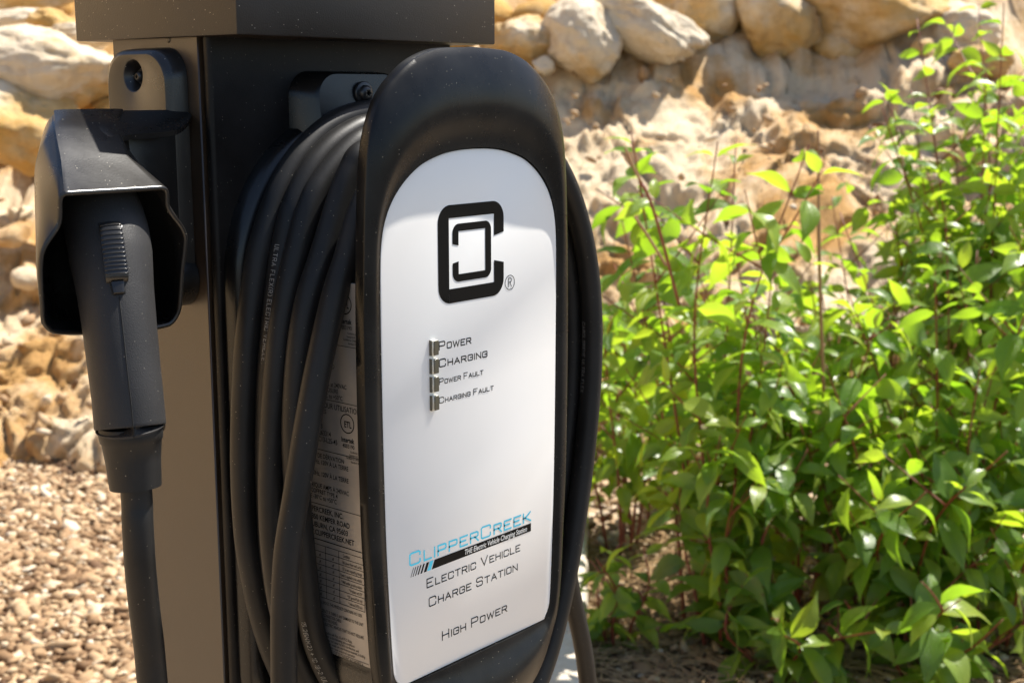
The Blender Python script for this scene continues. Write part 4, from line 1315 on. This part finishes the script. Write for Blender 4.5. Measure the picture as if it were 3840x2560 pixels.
# ================================================================== HOLSTER
def hv(x, y):   # mouth of the hood: further back towards its bottom
    Y = .030 + .016 * (y - 435) / 325
    return at(x, y, Y)
def make_holster():
    t = empty("connector_holster", (-.03, .09, 1.17), "black moulded connector holster hood screwed to the pedestal's left side", "holster")
    # --- bracket block on the column
    def block(name, x_front, y0, y1, z0, z1, rr):
        loops = []
        for (x, ins) in ((.0046, -.0012), (-.0052, 0.0), (-.0085, .0010), (-.0100, .0034)):
            a0, a1, b0, b1 = y0 + ins, y1 - ins, z0 + ins, z1 - ins
            row = []
            for (cy, cz, s) in ((a1 - rr, b1 - rr, 0), (a0 + rr, b1 - rr, 90), (a0 + rr, b0 + rr, 180), (a1 - rr, b0 + rr, 270)):
                for k in range(9):
                    a = R_(s + 90 * k / 8)
                    row.append(Vector((x, cy + rr * math.cos(a), cz + rr * math.sin(a))))
            loops.append(row)
        return loops
    L = block("b", -.01, .0602, .1312, 1.1620, 1.3262, .020)
    vs, fs = loft(L, True, False)
    # face with a conical recess for the screw
    n = len(L[-1])
    hc = Vector((-.0100, .0985, 1.3092))
    def circ(r_, x, ex=1.0): return [Vector((x, hc.y + r_ * math.cos(math.atan2(p.z - hc.z, p.y - hc.y)), hc.z + r_ * ex * math.sin(math.atan2(p.z - hc.z, p.y - hc.y)))) for p in dense]
    # dense version of the last loop so that the cone is round
    dense = []
    for i in range(n):
        p, q = L[-1][i], L[-1][(i + 1) % n]
        m_ = max(1, int((q - p).length / .004))
        for k in range(m_): dense.append(p.lerp(q, k / m_))
    mo = link("mounting_block", fix(mesh(vs, fs)), M['holster'], t, 50)
    rings = [dense, circ(.0112, -.0100), circ(.0104, -.0094), circ(.0062, .0020), circ(.0062, .0035)]
    vs, fs = loft(rings, False, True)
    link("mounting_face", fix(mesh(vs, fs)), M['holster'], t, 50)
    screw(Vector((-.0008, .1005, 1.3085)), Vector((-1, 0, 0)), mo, r=.0038)
    # --- round foot behind the mouth's lower right
    vs, fs = tube([Vector((.0046, .0735, 1.1735)), Vector((-.012, .0735, 1.1735)), Vector((-.016, .0735, 1.1735)), Vector((-.017, .0735, 1.1735))], [.0185, .0185, .0172, .014], 40, ref=Vector((0, 1, 0)))
    link("foot_disc", fix(mesh(vs, fs)), M['holster'], t, 50)
    # --- hood
    def side(pts, k):
        c = catmull([Vector(p) for p in pts], 12)
        L = [0]
        for a, b in zip(c, c[1:]): L.append(L[-1] + (b - a).length)
        out = []
        for i in range(k):
            s = L[-1] * i / k; j = max(q for q in range(len(L)) if L[q] <= s); j = min(j, len(c) - 2)
            out.append(c[j].lerp(c[j + 1], (s - L[j]) / max(1e-9, L[j + 1] - L[j])))
        return out
    def outline(roof, right, bot, left, fn):
        """four sides given in pixels with shared corners"""
        pts = []
        for sd, k in ((roof, 26), (right, 46), (bot, 26), (left, 46)):
            pts += side([fn(*p) for p in sd], k)
        return pts
    hm = lambda x, y: at(x, y, -.005 + .020 * (y - 435) / 325)
    rim = outline([(146, 439), (152, 437.6), (262, 431.5), (364, 425.5), (372, 425.5)],
                  [(372, 425.5), (382, 430), (387, 441), (388, 456), (389, 473), (399, 490), (412, 506), (422, 521), (428, 535), (430, 550), (427, 584), (422.5, 618), (420, 655), (418, 687), (415, 712), (407, 731), (398, 743)],
                  [(398, 743), (389, 750), (350, 758), (270, 764), (189, 769), (130, 768), (112, 762)],
                  [(112, 762), (102, 752), (94, 738), (91, 700), (88.5, 661), (87, 620), (89, 588), (94, 570), (104, 551), (123, 524), (130, 508), (131.5, 488), (131.5, 467), (134, 450), (139, 443), (146, 439)], hm)
    S = lambda Y: (lambda x, y: at(x, y, Y + .020 * max(0, (y - 435)) / 325))
    s1 = outline([(145, 370), (152, 366), (285, 358), (294, 360)],
                 [(294, 360), (330, 385), (366, 430), (378, 480), (396, 530), (405, 590), (404, 660), (396, 720)],
                 [(396, 720), (380, 738), (250, 748), (130, 748), (112, 740)],
                 [(112, 740), (94, 700), (85, 640), (82, 580), (84, 530), (94, 480), (105, 440), (122, 400), (145, 370)], S(.016))
    s2 = outline([(131, 303), (138, 299), (262, 296), (275, 300)],
                 [(275, 300), (290, 340), (310, 400), (325, 480), (340, 560), (345, 640), (335, 690)],
                 [(335, 690), (310, 705), (220, 712), (140, 708), (122, 698)],
                 [(122, 698), (100, 650), (88, 580), (81, 500), (79, 430), (80, 385), (90, 345), (108, 318), (131, 303)], S(.042))
    s3 = outline([(127, 258), (136, 252), (270, 250), (284, 256)],
                 [(284, 256), (295, 320), (305, 400), (312, 480), (315, 560), (308, 620), (290, 660)],
                 [(290, 660), (270, 672), (210, 676), (150, 672), (135, 662)],
                 [(135, 662), (112, 610), (98, 540), (88, 470), (84, 410), (86, 365), (95, 320), (108, 282), (127, 258)], S(.0610))
    c3 = sum(s3, Vector()) / len(s3)
    s4 = [Vector((c3.x + .008 + (p.x - c3.x) * .82, .082, c3.z + (p.z - c3.z) * .88)) for p in s3]
    s5 = [Vector((c3.x + .012 + (p.x - c3.x) * .6, .100, c3.z + (p.z - c3.z) * .7)) for p in s3]
    outer = [rim, s1, s2, s3, s4, s5]
    vs, fs = loft(outer, False, True)
    n = len(rim)
    dock = box("dock_body", -.047, .0044, .0604, .124, 1.166, 1.2835, M['holster'], t, .004, 3)
    # inner skin
    def inset(loop, d, dy=0):
        c = sum(loop, Vector()) / len(loop)
        out = []
        for i, p in enumerate(loop):
            a, b = loop[i - 1], loop[(i + 1) % len(loop)]
            tt = (b - a); nrm = Vector((-tt.z, 0, tt.x)).normalized()
            if nrm.dot(c - p) < 0: nrm = -nrm
            q = p + nrm * d; q.y += dy; out.append(q)
        return out
    e = .0032
    inner = [inset(rim, .0004, -.0010), inset(rim, e * .5, -.0016), inset(rim, e - .0004, -.0010), inset(rim, e), inset(outer[1], e, 0), inset(outer[2], e, 0), inset(outer[3], e, -.001), inset(outer[4], e, -.004), inset(outer[5], e, -.008)]
    v2, f2 = loft([rim] + inner, False, True)
    b = len(vs)
    vs += v2; fs += [tuple(b + q for q in f) for f in f2]
    me = mesh(vs, fs)
    bm = bmesh.new(); bm.from_mesh(me); bmesh.ops.remove_doubles(bm, verts=bm.verts, dist=.00002); bmesh.ops.recalc_face_normals(bm, faces=bm.faces); bm.to_mesh(me); bm.free()
    link("hood", me, M['holster'], t, 55)
    # --- wing that ties the hood's roof to the column
    pl_p = Vector((0, .055, 1.2833)); slope = .6
    nrm = Vector((0, -slope, 1)).normalized()
    def onp(x, y):
        d = ray(x, y); k = (pl_p - CAM).dot(nrm) / d.dot(nrm); return CAM + d * k
    wpx = [(262, 327), (270, 320), (284, 313), (300, 309), (345, 306), (389, 302), (408, 298), (424, 288), (434, 276), (440, 265)]
    front = [onp(*p) for p in wpx]
    for p in front: p.x = min(p.x, .0046)
    backY = .0625
    rowb = [Vector((p.x + (.004 if p.x < -.02 else 0) , max(backY, p.y + .004), pl_p.z + slope * (max(backY, p.y + .004) - .055) * .8)) for p in front]
    front = [Vector((-.080, .036, pl_p.z - slope * .0205))] + front
    rowb = [Vector((-.072, backY, rowb[0].z))] + rowb
    loops = []
    nn = 8
    vs, fs = [], []
    for th in (0, -.0032):
        for k in range(nn + 1):
            u = k / nn
            for a, c in zip(front, rowb):
                p = a.lerp(c, u); p.z = a.z + (c.z - a.z) * (u ** .8) + th
                if th < 0 and k == 0: p.y += .0004
                vs.append(p)
    m_ = len(front); half = (nn + 1) * m_
    for k in range(nn):
        for i in range(m_ - 1):
            q = (k * m_ + i, k * m_ + i + 1, (k + 1) * m_ + i + 1, (k + 1) * m_ + i)
            fs.append(q); fs.append(tuple(half + z for z in reversed(q)))
    for i in range(m_ - 1):
        fs.append((i, half + i, half + i + 1, i + 1)); k = nn * m_
        fs.append((k + i + 1, half + k + i + 1, half + k + i, k + i))
    for k in range(nn):
        a, b_ = k * m_, (k + 1) * m_
        fs.append((a, b_, half + b_, half + a)); a += m_ - 1; b_ += m_ - 1
        fs.append((a, half + a, half + b_, b_))
    link("roof_wing", fix(mesh(vs, fs)), M['holster'], t, 50)
make_holster()

# ================================================================== CONNECTOR
def make_connector():
    t = empty("charging_connector", (-.0835, .02, 1.05), "black charging connector hanging in the holster with its handle and cable pointing down", "connector")
    SH = Vector((-.0172, -.028, .008))
    axis = [Vector((-.060, .082, 1.232)), Vector((-.0665, .060, 1.222)), Vector((-.0702, .048, 1.208)), Vector((-.0745, .0385, 1.194)), Vector((-.0790, .0290, 1.175)), Vector((-.0830, .0205, 1.155)), Vector((-.0865, .0130, 1.1335)), Vector((-.0885, .0080, 1.116)), Vector((-.0898, .0050, 1.100)), Vector((-.0900, .0046, 1.0982))]
    rad = [(.021, .022), (.0235, .0245), (.0245, .0255), (.0244, .0252), (.0232, .0232), (.0224, .0222), (.0218, .0216), (.0216, .0213), (.0217, .0214), (.0204, .0202)]
    axis = [a + SH for a in axis]
    P = catmull(axis, 8)
    rr = []
    for i in range(len(rad) - 1):
        for k in range(8):
            u = k / 8; rr.append(tuple(rad[i][q] * (1 - u) + rad[i + 1][q] * u for q in (0, 1)))
    rr.append(rad[-1])
    rr = [(a * .955, b * .955) for a, b in rr]
    FR = Vector((-.48, -.877, 0))
    vs, fs = tube(P, rr, 48, ref=FR)
    handle = link("handle", fix(mesh(vs, fs)), M['grip'], t, 50)
    fr = frames(P, False, FR)
    def surf(i_f, side, lift):
        """point on the front of the handle; i_f index along P, side in metres"""
        i = max(0, min(len(P) - 2, int(i_f))); f = i_f - i
        p = P[i].lerp(P[i + 1], f); tt, s, b = fr[i]
        ra = rr[i][0] * (1 - f) + rr[min(i + 1, len(rr) - 1)][0] * f; rb = rr[i][1]
        a = side / rb
        return p + s * ((ra + lift) * math.cos(a)) + b * ((rb + lift) * math.sin(a))
    # latch lever with ribs
    i_of_z = lambda z: min(range(len(P)), key=lambda i: abs(P[i].z - z))
    def lever(i0, i1, w0, w1, lift, base=-.002, n=26, m_=10):
        vs, fs = [], []
        for k in range(n + 1):
            u = k / n; ii = i0 + (i1 - i0) * u; hw = w0 + (w1 - w0) * u
            edge = min(u, 1 - u) / .10
            l = lift * min(1, edge ** .5 if edge > 0 else 0)
            for j in range(m_ + 1):
                s = (j / m_) * 2 - 1
                ll = l * (1 - max(0, abs(s) - .78) / .22 * .9) if l > 0 else 0
                if j in (0, m_) or k in (0, n): ll = base
                vs.append(surf(ii, s * hw, ll))
        for k in range(n):
            for j in range(m_):
                a = k * (m_ + 1) + j
                fs.append((a, a + 1, a + m_ + 2, a + m_ + 1))
        return mesh(vs, fs)
    zi = lambda z: float(i_of_z(z))
    def zf(z):
        for i in range(len(P) - 1):
            if P[i].z >= z >= P[i + 1].z: return i + (P[i].z - z) / (P[i].z - P[i + 1].z)
        return 0.0
    # seam down the front
    seam = [surf(i, .0, .00005) for i in np.linspace(zf(1.1735), len(P) - 3, 40)]
    vs, fs = tube(seam, .00035, 6)
    link("seam", mesh(vs, fs), M['pcb'], handle)
    lat = link("latch_lever", fix(lever(zf(1.2090), zf(1.1805), .0070, .0070, .0042)), M['holster'], t, 60)
    for k in range(12):
        z = 1.2068 - k * .00205
        vs, fs = tube([surf(zf(z), s, .0042) for s in np.linspace(-.0054, .0054, 9)], .00050, 8)
        link("rib", mesh(vs, fs), M['holster'], lat)
    link("latch_tongue", fix(lever(zf(1.1815), zf(1.1745), .0042, .0032, .0026)), M['holster'], t, 60)
    gp = link("latch_slot", fix(lever(zf(1.2110), zf(1.1735), .0080, .0046, .0003)), M['pcb'], t, 60)
    # side screw hole
    # strain relief
    q0 = P[-1]; dv = Vector((-.0007, -.0032, -.035)).normalized()
    sp = [q0 + Vector((0, 0, .001)), q0 + dv * .0015, q0 + dv * .004, q0 + dv * .0075, q0 + dv * .0085, q0 + dv * .020, q0 + dv * .034, q0 + dv * .0355, q0 + dv * .0356]
    sr = [.0178, .0183, .0184, .0180, .0172, .0158, .0150, .0149, .0090]
    vs, fs = tube(sp, sr, 40)
    link("strain_relief", fix(mesh(vs, fs)), M['rubber'], t, 50)
    e0 = sp[-1]
    P2 = smooth_path(catmull([e0 + Vector((0, 0, .01)), e0 + dv * .01, at(316, 1200, -.029), at(322, 1300, -.029), at(332, 1400, -.027), at(342, 1480, -.026), at(350, 1568, -.025), Vector((-.097, -.024, .82)), Vector((-.09, -.02, .55)), Vector((-.05, .0, .25)), Vector((.0, -.05, .06)), Vector((.06, -.12, .012)), Vector((.25, -.14, .012))], 8), 3)
    vs, fs = tube(P2, .0091, 24)
    link("lead_cable", mesh(vs, fs), M['rubber'], t)
make_connector()
